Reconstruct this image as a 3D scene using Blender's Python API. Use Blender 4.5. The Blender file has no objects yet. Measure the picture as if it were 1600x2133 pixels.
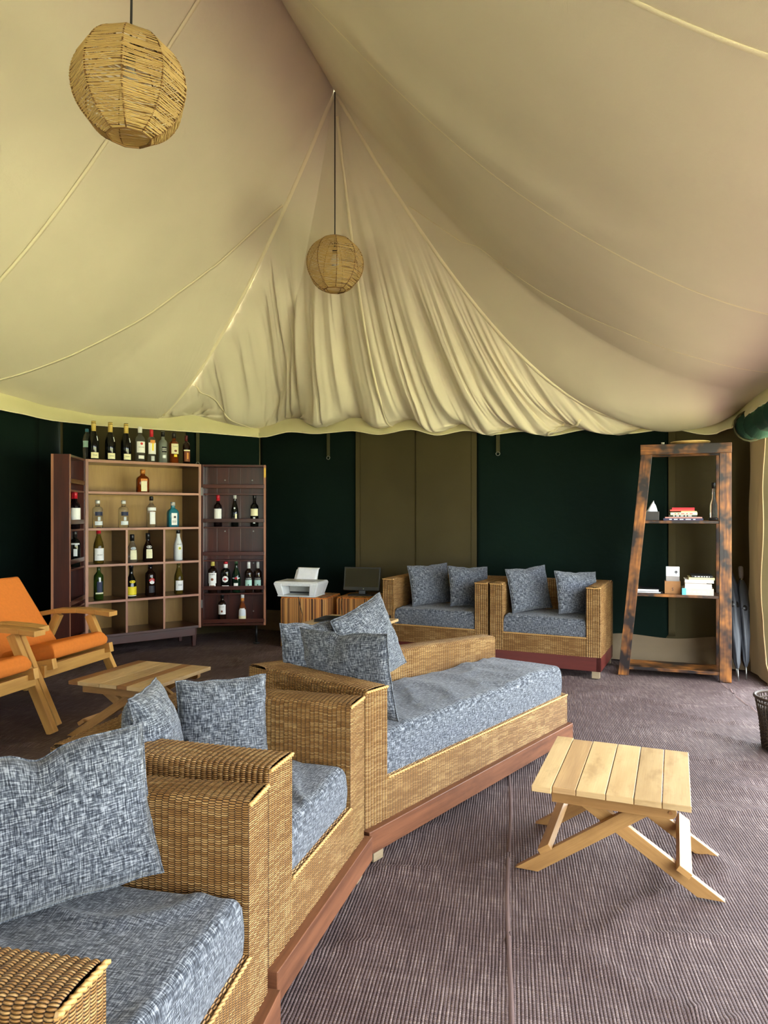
import bpy, bmesh, math, random
from mathutils import Vector, Matrix, noise
random.seed(7)
sc = bpy.context.scene
COL = sc.collection

# ------------------------------------------------------------------ camera
cam_d = bpy.data.cameras.new('camera'); cam = bpy.data.objects.new('camera', cam_d); COL.objects.link(cam)
cam_d.sensor_fit = 'VERTICAL'; cam_d.sensor_height = 24.0
cam_d.lens = 24.0 * 1480.0 / 2133.0
cam.location = (0, 0, 1.15); cam.rotation_euler = (math.radians(90.06), 0, 0)
cam_d.clip_start = 0.02; cam_d.clip_end = 400
sc.camera = cam

# ------------------------------------------------------------------ daylight: bright overcast sky
w = bpy.data.worlds.new('sky'); sc.world = w; w.use_nodes = True
bg = w.node_tree.nodes['Background']
bg.inputs['Color'].default_value = (0.84, 0.93, 1.0, 1); bg.inputs['Strength'].default_value = 9.0

# high sun standing behind the tent's back wall: it lights the lawn outside, not the interior
sd = bpy.data.lights.new('sun', 'SUN'); sd.energy = 64.0; sd.angle = math.radians(2.0); sd.color = (1.0, 0.96, 0.88)
sun = bpy.data.objects.new('sun', sd); COL.objects.link(sun); sun.rotation_euler = (math.radians(-32), math.radians(3), 0)

# portals in the tent's open sides (they only guide the sampling of the sky)
def portal(name, a, b, z0, z1):
    d = bpy.data.lights.new(name, 'AREA'); d.shape = 'RECTANGLE'
    L = math.hypot(b[0]-a[0], b[1]-a[1]); d.size = L; d.size_y = z1-z0
    d.cycles.is_portal = True
    o = bpy.data.objects.new(name, d); COL.objects.link(o)
    ex = Vector(((b[0]-a[0])/L, (b[1]-a[1])/L, 0)); ey = Vector((0, 0, 1)); ez = ex.cross(ey)
    m = Matrix((ex, ey, ez)).transposed().to_4x4(); m.translation = Vector(((a[0]+b[0])/2, (a[1]+b[1])/2, (z0+z1)/2))
    o.matrix_world = m
portal('portal_right', (2.52, 4.6), (0.35, -3.5), 0.0, 1.85)
portal('portal_left', (-4.72, -2.9), (-4.02, 0.4), 0.0, 1.85)

vs = sc.view_settings
vs.view_transform = 'Standard'; vs.look = 'None'; vs.gamma = 1; vs.use_curve_mapping = False; vs.exposure = 0.5
sc.cycles.use_denoising = True
sc.cycles.max_bounces = 10; sc.cycles.diffuse_bounces = 6; sc.cycles.transparent_max_bounces = 12
sc.cycles.sample_clamp_indirect = 8.0; sc.cycles.caustics_reflective = False; sc.cycles.caustics_refractive = False

# ------------------------------------------------------------------ helpers
def srgb(r, g, b):
    f = lambda c: (c/255)/12.92 if c/255 <= 0.04045 else ((c/255+0.055)/1.055)**2.4
    return (f(r), f(g), f(b), 1)
def thing(name, label, cat, loc=(0, 0, 0), rotz=0, group=None, kind=None):
    o = bpy.data.objects.new(name, None); COL.objects.link(o); o.empty_display_size = 0.05
    o.location = loc; o.rotation_euler = (0, 0, rotz)
    if label: o['label'] = label
    if cat: o['category'] = cat
    if group: o['group'] = group
    if kind: o['kind'] = kind
    return o
def tag(o, label=None, cat=None, group=None, kind=None):
    if label: o['label'] = label
    if cat: o['category'] = cat
    if group: o['group'] = group
    if kind: o['kind'] = kind
    return o
def copy_tree(o, parent=None):
    c = o.copy(); COL.objects.link(c); c.parent = parent
    for ch in list(o.children): copy_tree(ch, c)
    return c
V = Vector
class MB:
    """collects faces with metric UVs, builds one mesh object"""
    def __init__(s): s.v = []; s.f = []; s.uv = []; s.sm = []
    def face(s, idx, uvs, smooth=False): s.f.append(idx); s.uv.append(uvs); s.sm.append(smooth)
    def quadp(s, ps, uvs, smooth=False):
        n = len(s.v); s.v += [tuple(p) for p in ps]; s.face(list(range(n, n+len(ps))), uvs, smooth)
    def hexa(s, c, off=None):
        """8 corners: 0-3 bottom ring ccw, 4-7 top ring; u runs along the longest direction"""
        c = [V(p) for p in c]
        e = [(c[1]-c[0]).length, (c[3]-c[0]).length, (c[4]-c[0]).length]
        la = e.index(max(e)); ou, ov = off if off else (random.random()*7, random.random()*7)
        axd = [(c[1]-c[0]).normalized(), (c[3]-c[0]).normalized(), (c[4]-c[0]).normalized()]
        n = len(s.v); s.v += [tuple(p) for p in c]
        for k, fc in enumerate(((0, 3, 2, 1), (4, 5, 6, 7), (0, 1, 5, 4), (1, 2, 6, 5), (2, 3, 7, 6), (3, 0, 4, 7))):
            d0 = (c[fc[1]]-c[fc[0]]); d1 = (c[fc[3]]-c[fc[0]])
            if abs(d0.normalized().dot(axd[la])) < abs(d1.normalized().dot(axd[la])): d0, d1 = d1, d0
            if d0.length < 1e-9 or d1.length < 1e-9: uvs = [(0, 0)]*4
            else:
                a = d0.normalized(); b = (d1-a*d1.dot(a)); b = b.normalized() if b.length > 1e-9 else V((0, 0, 1))
                uvs = [(ou+(c[i]-c[0]).dot(a), ov+(c[i]-c[0]).dot(b)+k*0.37) for i in fc]
            s.face([n+i for i in fc], uvs)
        return s
    def box(s, x0, x1, y0, y1, z0, z1, off=None):
        return s.hexa([(x0, y0, z0), (x1, y0, z0), (x1, y1, z0), (x0, y1, z0), (x0, y0, z1), (x1, y0, z1), (x1, y1, z1), (x0, y1, z1)], off)
    def bar(s, p0, p1, wid, th, side=(0, 1, 0)):
        """board from p0 to p1, `wid` across `side`, `th` in the third direction"""
        p0, p1 = V(p0), V(p1); d = (p1-p0).normalized(); sd = V(side); sd = (sd-d*sd.dot(d)).normalized(); t = d.cross(sd)
        a, b = sd*wid/2, t*th/2
        return s.hexa([p0-a-b, p1-a-b, p1+a-b, p0+a-b, p0-a+b, p1-a+b, p1+a+b, p0+a+b])
    def grid(s, fn, nu, nv, uvfn=None, smooth=True, flip=False):
        n = len(s.v)
        for j in range(nv+1):
            for i in range(nu+1): s.v.append(tuple(fn(i/nu, j/nv)))
        if uvfn is None: uvfn = lambda a, b: (a, b)
        for j in range(nv):
            for i in range(nu):
                q = [n+j*(nu+1)+i, n+j*(nu+1)+i+1, n+(j+1)*(nu+1)+i+1, n+(j+1)*(nu+1)+i]
                t = [uvfn(i/nu, j/nv), uvfn((i+1)/nu, j/nv), uvfn((i+1)/nu, (j+1)/nv), uvfn(i/nu, (j+1)/nv)]
                if flip: q.reverse(); t.reverse()
                s.face(q, t, smooth)
        return s
    def tube(s, pts, r, n=6, cap=True, smooth=True):
        pts = [V(p) for p in pts]; rs = r if isinstance(r, (list, tuple)) else [r]*len(pts)
        base = len(s.v); up = None; L = 0; ls = []
        for k, p in enumerate(pts):
            d = (pts[min(k+1, len(pts)-1)]-pts[max(k-1, 0)]).normalized()
            if up is None: up = V((0, 0, 1)) if abs(d.z) < 0.9 else V((1, 0, 0))
            up = (up-d*up.dot(d)).normalized(); sd = d.cross(up)
            if k: L += (p-pts[k-1]).length
            ls.append(L)
            for i in range(n):
                a = 2*math.pi*i/n; s.v.append(tuple(p+(up*math.cos(a)+sd*math.sin(a))*rs[k]))
        for k in range(len(pts)-1):
            for i in range(n):
                j = (i+1) % n
                s.face([base+k*n+i, base+(k+1)*n+i, base+(k+1)*n+j, base+k*n+j],
                       [(ls[k], i*.01), (ls[k+1], i*.01), (ls[k+1], (i+1)*.01), (ls[k], (i+1)*.01)], smooth)
        if cap:
            s.face([base+i for i in range(n)], [(0, 0)]*n); m = base+(len(pts)-1)*n
            s.face([m+n-1-i for i in range(n)], [(0, 0)]*n)
        return s
    def lathe(s, prof, n=20, c=(0, 0, 0), sq=0.0, smooth=True, rot=0.0, flat=1.0):
        """profile of (r, z); sq>0 squares the section off; flat scales y"""
        base = len(s.v)
        for r, z in prof:
            for i in range(n):
                a = 2*math.pi*(i+.5)/n
                ca, sa = math.cos(a), math.sin(a)
                k = 1.0
                if sq: k = 1/((abs(ca)**(2+sq*8)+abs(sa)**(2+sq*8))**(1/(2+sq*8)))
                x, y = r*k*ca, r*k*sa*flat
                s.v.append((c[0]+x*math.cos(rot)-y*math.sin(rot), c[1]+x*math.sin(rot)+y*math.cos(rot), c[2]+z))
        for k in range(len(prof)-1):
            for i in range(n):
                j = (i+1) % n
                s.face([base+k*n+i, base+k*n+j, base+(k+1)*n+j, base+(k+1)*n+i],
                       [(i/n, prof[k][1]), ((i+1)/n, prof[k][1]), ((i+1)/n, prof[k+1][1]), (i/n, prof[k+1][1])], smooth)
        if prof[0][0] > 1e-4: s.face([base+n-1-i for i in range(n)], [(0, 0)]*n)
        if prof[-1][0] > 1e-4: s.face([base+(len(prof)-1)*n+i for i in range(n)], [(0, 0)]*n)
        return s
    def prism(s, outline, z0, z1, axes=None):
        """closed outline (x, y) extruded z0..z1 through axes (ex, ey, ez, origin)"""
        if axes is None: axes = (V((1, 0, 0)), V((0, 1, 0)), V((0, 0, 1)), V((0, 0, 0)))
        ex, ey, ez, o = axes; n = len(outline); b = len(s.v)
        for z in (z0, z1):
            for x, y in outline: s.v.append(tuple(o+ex*x+ey*y+ez*z))
        s.face([b+n-1-i for i in range(n)], [outline[n-1-i] for i in range(n)])
        s.face([b+n+i for i in range(n)], [outline[i] for i in range(n)])
        L = 0
        for i in range(n):
            j = (i+1) % n; l = math.dist(outline[i], outline[j])
            s.face([b+i, b+j, b+n+j, b+n+i], [(L, z0), (L+l, z0), (L+l, z1), (L, z1)]); L += l
        return s
    def mesh(s, name, mat, off=(0, 0, 0)):
        me = bpy.data.meshes.new(name)
        ox, oy, oz = off
        me.from_pydata([(x-ox, y-oy, z-oz) for x, y, z in s.v], [], s.f)
        uvl = me.uv_layers.new(name='UVMap')
        flat = []
        for u in s.uv:
            for a, b in u: flat += (a, b)
        uvl.data.foreach_set('uv', flat)
        me.polygons.foreach_set('use_smooth', s.sm)
        if mat: me.materials.append(mat)
        me.update(); return me
    def build(s, name, mat, parent=None, bevel=0, world=False, seg=2):
        off = tuple(parent.location) if (world and parent) else (0, 0, 0)
        o = bpy.data.objects.new(name, s.mesh(name, mat, off)); COL.objects.link(o)
        if parent: o.parent = parent
        if bevel:
            m = o.modifiers.new('bevel', 'BEVEL'); m.width = bevel; m.segments = seg; m.limit_method = 'ANGLE'; m.harden_normals = False
        return o

# ------------------------------------------------------------------ materials
class NT:
    def __init__(s, name):
        s.m = bpy.data.materials.new(name); s.m.use_nodes = True; s.t = s.m.node_tree; s.p = s.t.nodes['Principled BSDF']; s.out = s.t.nodes['Material Output']
    def n(s, typ, **kw):
        nd = s.t.nodes.new('ShaderNode'+typ)
        for k, v in kw.items():
            if hasattr(nd, k) and not k.startswith('i_'): setattr(nd, k, v)
            else: nd.inputs[k.replace('i_', '').replace('_', ' ')].default_value = v
        return nd
    def link(s, a, b): s.t.links.new(a, b)
    def math(s, op, a, b=None, c=None):
        nd = s.t.nodes.new('ShaderNodeMath'); nd.operation = op
        for i, x in enumerate((a, b, c)):
            if x is None: continue
            if isinstance(x, (int, float)): nd.inputs[i].default_value = x
            else: s.link(x, nd.inputs[i])
        return nd.outputs[0]
    def uv(s):
        c = s.n('TexCoord'); sp = s.n('SeparateXYZ'); s.link(c.outputs['UV'], sp.inputs[0]); return c.outputs['UV'], sp.outputs[0], sp.outputs[1]
    def comb(s, x, y, z=0.0):
        nd = s.t.nodes.new('ShaderNodeCombineXYZ')
        for i, q in enumerate((x, y, z)):
            if isinstance(q, (int, float)): nd.inputs[i].default_value = q
            else: s.link(q, nd.inputs[i])
        return nd.outputs[0]
    def noise(s, vec, scale, detail=2.0, rough=0.5):
        nd = s.n('TexNoise'); nd.inputs['Scale'].default_value = scale; nd.inputs['Detail'].default_value = detail; nd.inputs['Roughness'].default_value = rough
        s.link(vec, nd.inputs['Vector']); return nd.outputs['Fac']
    def ramp(s, fac, stops):
        nd = s.n('ValToRGB'); el = nd.color_ramp.elements
        while len(el) < len(stops): el.new(0.5)
        for e, (p, c) in zip(el, stops): e.position = p; e.color = c
        s.link(fac, nd.inputs[0]); return nd.outputs[0]
    def mix(s, fac, a, b, blend='MIX'):
        nd = s.n('Mix', data_type='RGBA', blend_type=blend)
        for sock, x in ((nd.inputs[0], fac), (nd.inputs[6], a), (nd.inputs[7], b)):
            if isinstance(x, (int, float, tuple)): sock.default_value = x
            else: s.link(x, sock)
        return nd.outputs[2]
    def bump(s, h, strength=0.5, dist=0.002):
        nd = s.n('Bump'); nd.inputs['Strength'].default_value = strength; nd.inputs['Distance'].default_value = dist
        s.link(h, nd.inputs['Height']); s.link(nd.outputs[0], s.p.inputs['Normal'])
    def col(s, c):
        if isinstance(c, tuple): s.p.inputs['Base Color'].default_value = c
        else: s.link(c, s.p.inputs['Base Color'])
    def set(s, **kw):
        for k, v in kw.items(): s.p.inputs[k.replace('_', ' ')].default_value = v
        return s
def plain(name, c, rough=0.5, metal=0.0, trans=0.0, spec=0.5, ior=1.45):
    t = NT(name); t.col(c); t.set(Roughness=rough, Metallic=metal); t.p.inputs['Transmission Weight'].default_value = trans
    t.p.inputs['Specular IOR Level'].default_value = spec; t.p.inputs['IOR'].default_value = ior
    co = t.n('TexCoord'); f = t.noise(co.outputs['Object'], 60, 2)
    t.col(t.mix(0.12, c, t.ramp(f, [(0.3, (c[0]*.6, c[1]*.6, c[2]*.6, 1)), (0.7, (min(1, c[0]*1.3), min(1, c[1]*1.3), min(1, c[2]*1.3), 1))])))
    return t.m
def canvas(name, c, var=0.12, transl=0.0, tcol=None, fine=1.0):
    t = NT(name); uv, u, v = t.uv(); co = t.n('TexCoord').outputs['Object']
    big = t.noise(co, 1.3, 3); c2 = tuple(x*(1-var) for x in c[:3])+(1,); c3 = tuple(min(1, x*(1+var)) for x in c[:3])+(1,)
    t.col(t.ramp(big, [(0.3, c2), (0.7, c3)])); t.set(Roughness=0.9); t.p.inputs['Specular IOR Level'].default_value = 0.15
    wv = t.math('ADD', t.math('SINE', t.math('MULTIPLY', u, 2400)), t.math('SINE', t.math('MULTIPLY', v, 2400)))
    h = t.math('ADD', t.math('MULTIPLY', wv, 0.12), t.math('MULTIPLY', t.noise(uv, 9, 4, 0.6), 3.0*fine))
    t.bump(h, 0.35, 0.004)
    if transl:
        tr = t.n('BsdfTranslucent'); tr.inputs['Color'].default_value = tcol or c
        mx = t.n('MixShader'); mx.inputs[0].default_value = transl
        t.link(t.p.outputs[0], mx.inputs[1]); t.link(tr.outputs[0], mx.inputs[2]); t.link(mx.outputs[0], t.out.inputs['Surface'])
    return t.m
def wood(name, light, dark, rough=0.45, ring=1.0, spec=0.4, coat=0.0, tint=0.25, blotch=0.0):
    """grain along u; a slow tint varies from board to board through the boards' own UV offsets"""
    t = NT(name); uv, u, v = t.uv()
    g = t.noise(t.comb(t.math('MULTIPLY', u, 2.2), t.math('MULTIPLY', v, 34*ring)), 1.0, 5, 0.6)
    w1 = t.noise(t.comb(t.math('MULTIPLY', u, 1.3), t.math('MULTIPLY', v, 7*ring)), 1.0, 3, 0.55)
    fine = t.noise(t.comb(t.math('MULTIPLY', u, 9), t.math('MULTIPLY', v, 260)), 1.0, 3)
    f = t.math('ADD', t.math('MULTIPLY', g, 0.5), t.math('MULTIPLY', w1, 0.5))
    c = t.ramp(f, [(0.36, dark), (0.5, tuple((a*0.6+b*0.4) for a, b in zip(light, dark))), (0.62, light)])
    c = t.mix(t.math('MULTIPLY', t.ramp(fine, [(0.4, (1, 1, 1, 1)), (0.6, (0, 0, 0, 1))]), 0.25), c, dark)
    board = t.noise(t.comb(t.math('MULTIPLY', u, 0.6), t.math('MULTIPLY', v, 1.2)), 1.0, 1)
    c = t.mix(tint, c, t.ramp(board, [(0.35, tuple(x*0.55 for x in light[:3])+(1,)), (0.65, tuple(min(1, x*1.25) for x in light[:3])+(1,))]))
    if blotch:
        bl = t.noise(t.comb(t.math('MULTIPLY', u, 5), t.math('MULTIPLY', v, 11), 2.0), 1.0, 4, 0.65)
        c = t.mix(t.math('MULTIPLY', t.ramp(bl, [(0.5, (0, 0, 0, 1)), (0.68, (1, 1, 1, 1))]), blotch), c, tuple(x*0.55 for x in dark[:3])+(1,))
    t.col(c); t.set(Roughness=rough); t.p.inputs['Specular IOR Level'].default_value = spec
    if coat: t.p.inputs['Coat Weight'].default_value = coat; t.p.inputs['Coat Roughness'].default_value = 0.2
    t.bump(t.math('ADD', t.math('MULTIPLY', g, 0.5), t.math('MULTIPLY', fine, 0.4)), 0.25, 0.002)
    return t.m
def wicker(name, light, mid, dark, p=0.0145, q=0.0046):
    t = NT(name); uv, u, v = t.uv()
    wob = t.noise(uv, 22, 2); v2 = t.math('ADD', v, t.math('MULTIPLY', wob, 0.004))
    us = t.math('DIVIDE', u, p); iu = t.math('FLOOR', us)
    par = t.math('MODULO', t.math('ABSOLUTE', iu), 2.0)
    vv = t.math('ADD', t.math('DIVIDE', v2, q), t.math('MULTIPLY', par, 0.5)); jv = t.math('FLOOR', vv)
    fu = t.math('SUBTRACT', t.math('FRACT', us), 0.5); fv = t.math('SUBTRACT', t.math('FRACT', vv), 0.5)
    hu = t.math('COSINE', t.math('MULTIPLY', fu, math.pi)); hv = t.math('COSINE', t.math('MULTIPLY', fv, math.pi))
    band = t.math('ADD', 0.86, t.math('MULTIPLY', par, 0.14))
    h = t.math('MULTIPLY', t.math('MULTIPLY', t.math('ADD', 0.22, t.math('MULTIPLY', hu, 0.78)), band), hv)
    rn = t.n('TexWhiteNoise', noise_dimensions='2D'); t.link(t.comb(t.math('FLOOR', t.math('DIVIDE', u, p*3)), jv), rn.inputs['Vector'])
    slow = t.noise(uv, 5, 3)
    tone = t.math('ADD', t.math('MULTIPLY', rn.outputs['Value'], 0.34), t.math('MULTIPLY', slow, 0.66))
    c = t.ramp(tone, [(0.15, tuple(x*0.75 for x in mid[:3])+(1,)), (0.45, mid), (0.85, light)])
    c = t.mix(t.ramp(h, [(0.10, (1, 1, 1, 1)), (0.40, (0, 0, 0, 1))]), c, dark)  # gaps between strands painted dark, in place of the shade inside
    t.col(c); t.set(Roughness=0.5); t.p.inputs['Specular IOR Level'].default_value = 0.35
    t.bump(h, 0.9, 0.005)
    return t.m
def tweed(name, dark, mid, light, sc_=1.0):
    t = NT(name); uv, u, v = t.uv()
    a = t.noise(t.comb(t.math('MULTIPLY', u, 300*sc_), t.math('MULTIPLY', v, 28*sc_)), 1.0, 2, 0.6)
    b = t.noise(t.comb(t.math('MULTIPLY', u, 28*sc_), t.math('MULTIPLY', v, 300*sc_), 4.0), 1.0, 2, 0.6)
    c = t.noise(t.comb(t.math('MULTIPLY', u, 130*sc_), t.math('MULTIPLY', v, 130*sc_), 9.0), 1.0, 2)
    f = t.math('ADD', t.math('ADD', t.math('MULTIPLY', a, 0.42), t.math('MULTIPLY', b, 0.42)), t.math('MULTIPLY', c, 0.16))
    t.col(t.ramp(f, [(0.38, dark), (0.49, mid), (0.60, light)])); t.set(Roughness=0.95); t.p.inputs['Specular IOR Level'].default_value = 0.1
    t.p.inputs['Sheen Weight'].default_value = 0.15
    t.bump(t.math('ADD', f, t.math('MULTIPLY', t.noise(uv, 14, 3), 1.2)), 0.5, 0.003)
    return t.m
M = {}
M['liner'] = canvas('cream_liner_canvas', srgb(226, 216, 197), 0.05)
M['tape'] = canvas('cream_seam_tape', srgb(244, 234, 206), 0.04)
M['valance'] = canvas('cream_valance_canvas', srgb(208, 200, 160), 0.06)
M['green'] = canvas('dark_green_canvas', srgb(8, 24, 18), 0.2)
M['litgreen'] = canvas('lit_green_canvas', srgb(34, 62, 50), 0.2)  # daylight on the rolled flap put into a lighter copy of the green
M['olive'] = canvas('olive_canvas', srgb(74, 66, 44), 0.15)
M['khaki'] = canvas('khaki_canvas', srgb(140, 116, 84), 0.15, 0.05)
M['skirt'] = canvas('taupe_skirt_canvas', srgb(122, 106, 84), 0.15)
M['web'] = canvas('olive_webbing', srgb(70, 68, 48), 0.2)
M['wicker'] = wicker('honey_wicker', srgb(206, 168, 112), srgb(148, 106, 58), srgb(40, 23, 10))
M['braid'] = wood('honey_cane_braid', srgb(214, 172, 108), srgb(140, 96, 48), 0.5)
M['tweed'] = tweed('blue_grey_tweed', sc_=1.25, dark=srgb(20, 22, 28), mid=srgb(66, 70, 79), light=srgb(140, 143, 150))
M['plinth'] = wood('reddish_brown_board', srgb(126, 80, 54), srgb(60, 32, 21), 0.38, 1.3, blotch=0.35)
M['redplinth'] = wood('dark_red_painted_board', srgb(92, 34, 26), srgb(66, 22, 18), 0.45, 0.8)
M['block'] = wood('pale_wood_block', srgb(150, 132, 104), srgb(104, 86, 62), 0.6)
M['pine'] = wood('pale_pine', srgb(208, 178, 130), srgb(146, 106, 60), 0.4, 0.55, tint=0.45, blotch=0.4)
M['pine_leg'] = wood('honey_pine', srgb(186, 142, 86), srgb(120, 80, 42), 0.42, 0.7, tint=0.3, blotch=0.3)
M['pine_grey'] = wood('greyish_brown_pine', srgb(190, 154, 108), srgb(128, 94, 62), 0.42, 0.8, tint=0.3)
M['pine_dark'] = wood('brown_streaked_pine', srgb(156, 108, 62), srgb(92, 56, 30), 0.45, 0.8)
M['chairwood'] = wood('yellow_chair_wood', srgb(214, 164, 88), srgb(160, 108, 50), 0.42, 0.6)
M['orange'] = plain('orange_chair_fabric', srgb(214, 122, 50), 0.85, spec=0.15)
M['mahog'] = wood('mahogany_varnish', srgb(74, 31, 20), srgb(34, 12, 9), 0.3, 1.0, 0.5, 0.4)
M['mahog_edge'] = wood('worn_mahogany_edge', srgb(176, 122, 92), srgb(104, 58, 42), 0.4, 1.2)
M['ply'] = wood('tan_plywood', srgb(176, 138, 76), srgb(140, 102, 52), 0.55, 0.5, tint=0.2)
M['carpet_dummy'] = None
def burnt():
    t = NT('scorched_wood'); uv, u, v = t.uv()
    g = t.noise(t.comb(t.math('MULTIPLY', u, 5), t.math('MULTIPLY', v, 60)), 1.0, 4)
    ch = t.noise(t.comb(t.math('MULTIPLY', u, 5.0), t.math('MULTIPLY', v, 5)), 1.0, 3, 0.6)
    c = t.ramp(g, [(0.35, srgb(104, 58, 24)), (0.65, srgb(180, 114, 48))])
    t.col(t.mix(t.ramp(ch, [(0.42, (1, 1, 1, 1)), (0.66, (0, 0, 0, 1))]), c, srgb(26, 16, 13)))
    t.set(Roughness=0.38); t.bump(g, 0.3, 0.002); return t.m
M['burnt'] = burnt()
def carpet():
    t = NT('brown_coir_mat'); uv, u, v = t.uv()
    wob = t.noise(uv, 6, 2); u2 = t.math('ADD', u, t.math('MULTIPLY', wob, 0.004))
    us = t.math('DIVIDE', u2, 0.0090); vs_ = t.math('DIVIDE', v, 0.0075)
    ru = t.math('COSINE', t.math('MULTIPLY', t.math('SUBTRACT', t.math('FRACT', us), 0.5), math.pi))
    rv = t.math('COSINE', t.math('MULTIPLY', t.math('SUBTRACT', t.math('FRACT', vs_), 0.5), math.pi))
    h = t.math('MULTIPLY', ru, t.math('ADD', 0.4, t.math('MULTIPLY', rv, 0.6)))
    sa = t.noise(t.comb(t.math('MULTIPLY', u, 130), t.math('MULTIPLY', v, 9)), 1.0, 3, 0.6)
    sb = t.noise(t.comb(t.math('MULTIPLY', u, 5), t.math('MULTIPLY', v, 110), 3.0), 1.0, 3, 0.6)
    big = t.noise(uv, 1.1, 4, 0.6)
    f = t.math('ADD', t.math('ADD', t.math('MULTIPLY', sa, 0.42), t.math('MULTIPLY', sb, 0.22)), t.math('MULTIPLY', big, 0.36))
    c = t.ramp(f, [(0.36, srgb(66, 48, 47)), (0.5, srgb(92, 74, 72)), (0.66, srgb(144, 126, 121))])
    c = t.mix(t.ramp(h, [(0.06, (1, 1, 1, 1)), (0.32, (0, 0, 0, 1))]), c, srgb(60, 44, 43))
    t.col(c); t.set(Roughness=0.78); t.p.inputs['Specular IOR Level'].default_value = 0.35
    t.bump(t.math('ADD', h, t.math('MULTIPLY', sa, 0.5)), 0.7, 0.004); return t.m
M['carpet'] = carpet()
M['matseam'] = canvas('brown_mat_binding', srgb(112, 92, 88), 0.2)
def stripes():
    t = NT('striped_ottoman_fabric'); uv, u, v = t.uv()
    n1 = t.n('TexNoise', noise_dimensions='1D'); n1.inputs['Scale'].default_value = 34; n1.inputs['Detail'].default_value = 1
    t.link(u, n1.inputs['W'])
    n2 = t.n('TexNoise', noise_dimensions='1D'); n2.inputs['Scale'].default_value = 120; n2.inputs['Detail'].default_value = 0
    t.link(u, n2.inputs['W'])
    f = t.math('ADD', t.math('MULTIPLY', n1.outputs['Fac'], 0.7), t.math('MULTIPLY', n2.outputs['Fac'], 0.3))
    c = t.n('ValToRGB'); c.color_ramp.interpolation = 'CONSTANT'
    st = [(0.0, srgb(70, 38, 22)), (0.4, srgb(196, 142, 78)), (0.45, srgb(122, 60, 34)), (0.49, srgb(206, 150, 80)), (0.53, srgb(166, 84, 48)), (0.57, srgb(214, 172, 100)), (0.62, srgb(104, 54, 30))]
    el = c.color_ramp.elements
    while len(el) < len(st): el.new(.5)
    for e, (p_, k) in zip(el, st): e.position = p_; e.color = k
    t.link(f, c.inputs[0]); t.col(c.outputs[0]); t.set(Roughness=0.85); t.bump(t.noise(uv, 400, 1), 0.2, 0.001); return t.m
M['stripe'] = stripes()
M['rattan'] = wood('rattan_strand', srgb(230, 202, 142), srgb(176, 142, 80), 0.5)
M['rattan_rib'] = wood('rattan_rib', srgb(150, 112, 60), srgb(96, 66, 32), 0.5)
M['black'] = plain('black_plastic', srgb(14, 14, 15), 0.35)
M['screen'] = plain('dark_screen_glass', srgb(8, 10, 9), 0.12)
M['cord'] = plain('black_cord', srgb(18, 14, 12), 0.5)
M['white'] = plain('white_plastic', srgb(228, 230, 230), 0.35)
M['lgrey'] = plain('pale_grey_plastic', srgb(180, 180, 172), 0.45)
M['paper'] = plain('white_paper', srgb(236, 238, 244), 0.8)
M['cream'] = plain('cream_paper', srgb(232, 222, 188), 0.8)
M['brass'] = plain('brass', srgb(200, 160, 70), 0.3, 0.9)
M['steel'] = plain('dull_steel', srgb(150, 150, 145), 0.35, 0.9)
M['grassm'] = canvas('grass_ground', srgb(162, 165, 126), 0.3)

# ---- tent geometry: ridge axis, eave path, sagging liner ----
AX = (0.2588, 0.9659); RX = (0.9659, -0.2588)
PEAK = (-0.367, 5.27, 4.28)
HIP_L = (-2.056, 6.475, 2.008); HIP_R = (2.18, 5.424, 1.839)
EAVE_L = [(-4.72, -3.52, 2.03), (-2.853, 5.277, 2.034), (-2.742, 5.798, 2.012), (-2.501, 6.17, 1.992), HIP_L]
EAVE_R = [(0.311, -3.32, 1.93), (2.383, 4.408, 1.918), (2.513, 4.893, 1.904), (2.58, 5.15, 1.89), (2.495, 5.275, 1.884), HIP_R]
EAVE_E = [HIP_L, (-1.798, 6.653, 2.058), (-1.565, 6.813, 2.02), (-1.235, 7.02, 2.015), (-0.881, 6.866, 2.059), (-0.591, 6.729, 1.99),
          (-0.289, 6.587, 2.031), (0.0, 6.451, 1.962), (0.257, 6.33, 1.988), (0.504, 6.213, 1.90), (0.723, 6.11, 1.926),
          (0.95, 6.0, 1.86), (1.157, 5.906, 1.88), (1.373, 5.804, 1.835), (1.649, 5.674, 1.863), (1.912, 5.55, 1.81), HIP_R]
def lerp3(a, b, t): return (a[0]+(b[0]-a[0])*t, a[1]+(b[1]-a[1])*t, a[2]+(b[2]-a[2])*t)
def vof(p): return p[0]*AX[0]+p[1]*AX[1]
def uof(p): return p[0]*RX[0]+p[1]*RX[1]
def xy(u, v): return (u*RX[0]+v*AX[0], u*RX[1]+v*AX[1])
V_PEAK = vof(PEAK); U_PEAK = uof(PEAK)
def hipcurve(h, sag, t):
    p = lerp3(PEAK, h, t)
    return (p[0], p[1], p[2]-sag*4*t*(1-t)*(0.8+0.4*t))
SAG_L, SAG_R = 0.28, 0.60
def eave_at_v(path, v):
    if v <= vof(path[0]): return path[0]
    for a, b in zip(path, path[1:]):
        va, vb = vof(a), vof(b)
        if v <= vb: return lerp3(a, b, (v-va)/(vb-va) if vb > va else 1)
    return path[-1]
def slope_top(side, v):
    if v <= V_PEAK:
        x, y = xy(U_PEAK, v); d = V_PEAK-v
        return (x, y, PEAK[2]-0.02*min(d, 2))
    h, s = (HIP_L, SAG_L) if side < 0 else (HIP_R, SAG_R)
    return hipcurve(h, s, min(1, (v-V_PEAK)/(vof(h)-V_PEAK)))
SLOPE_SAG = {-1: 0.115, 1: 0.15}
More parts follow.
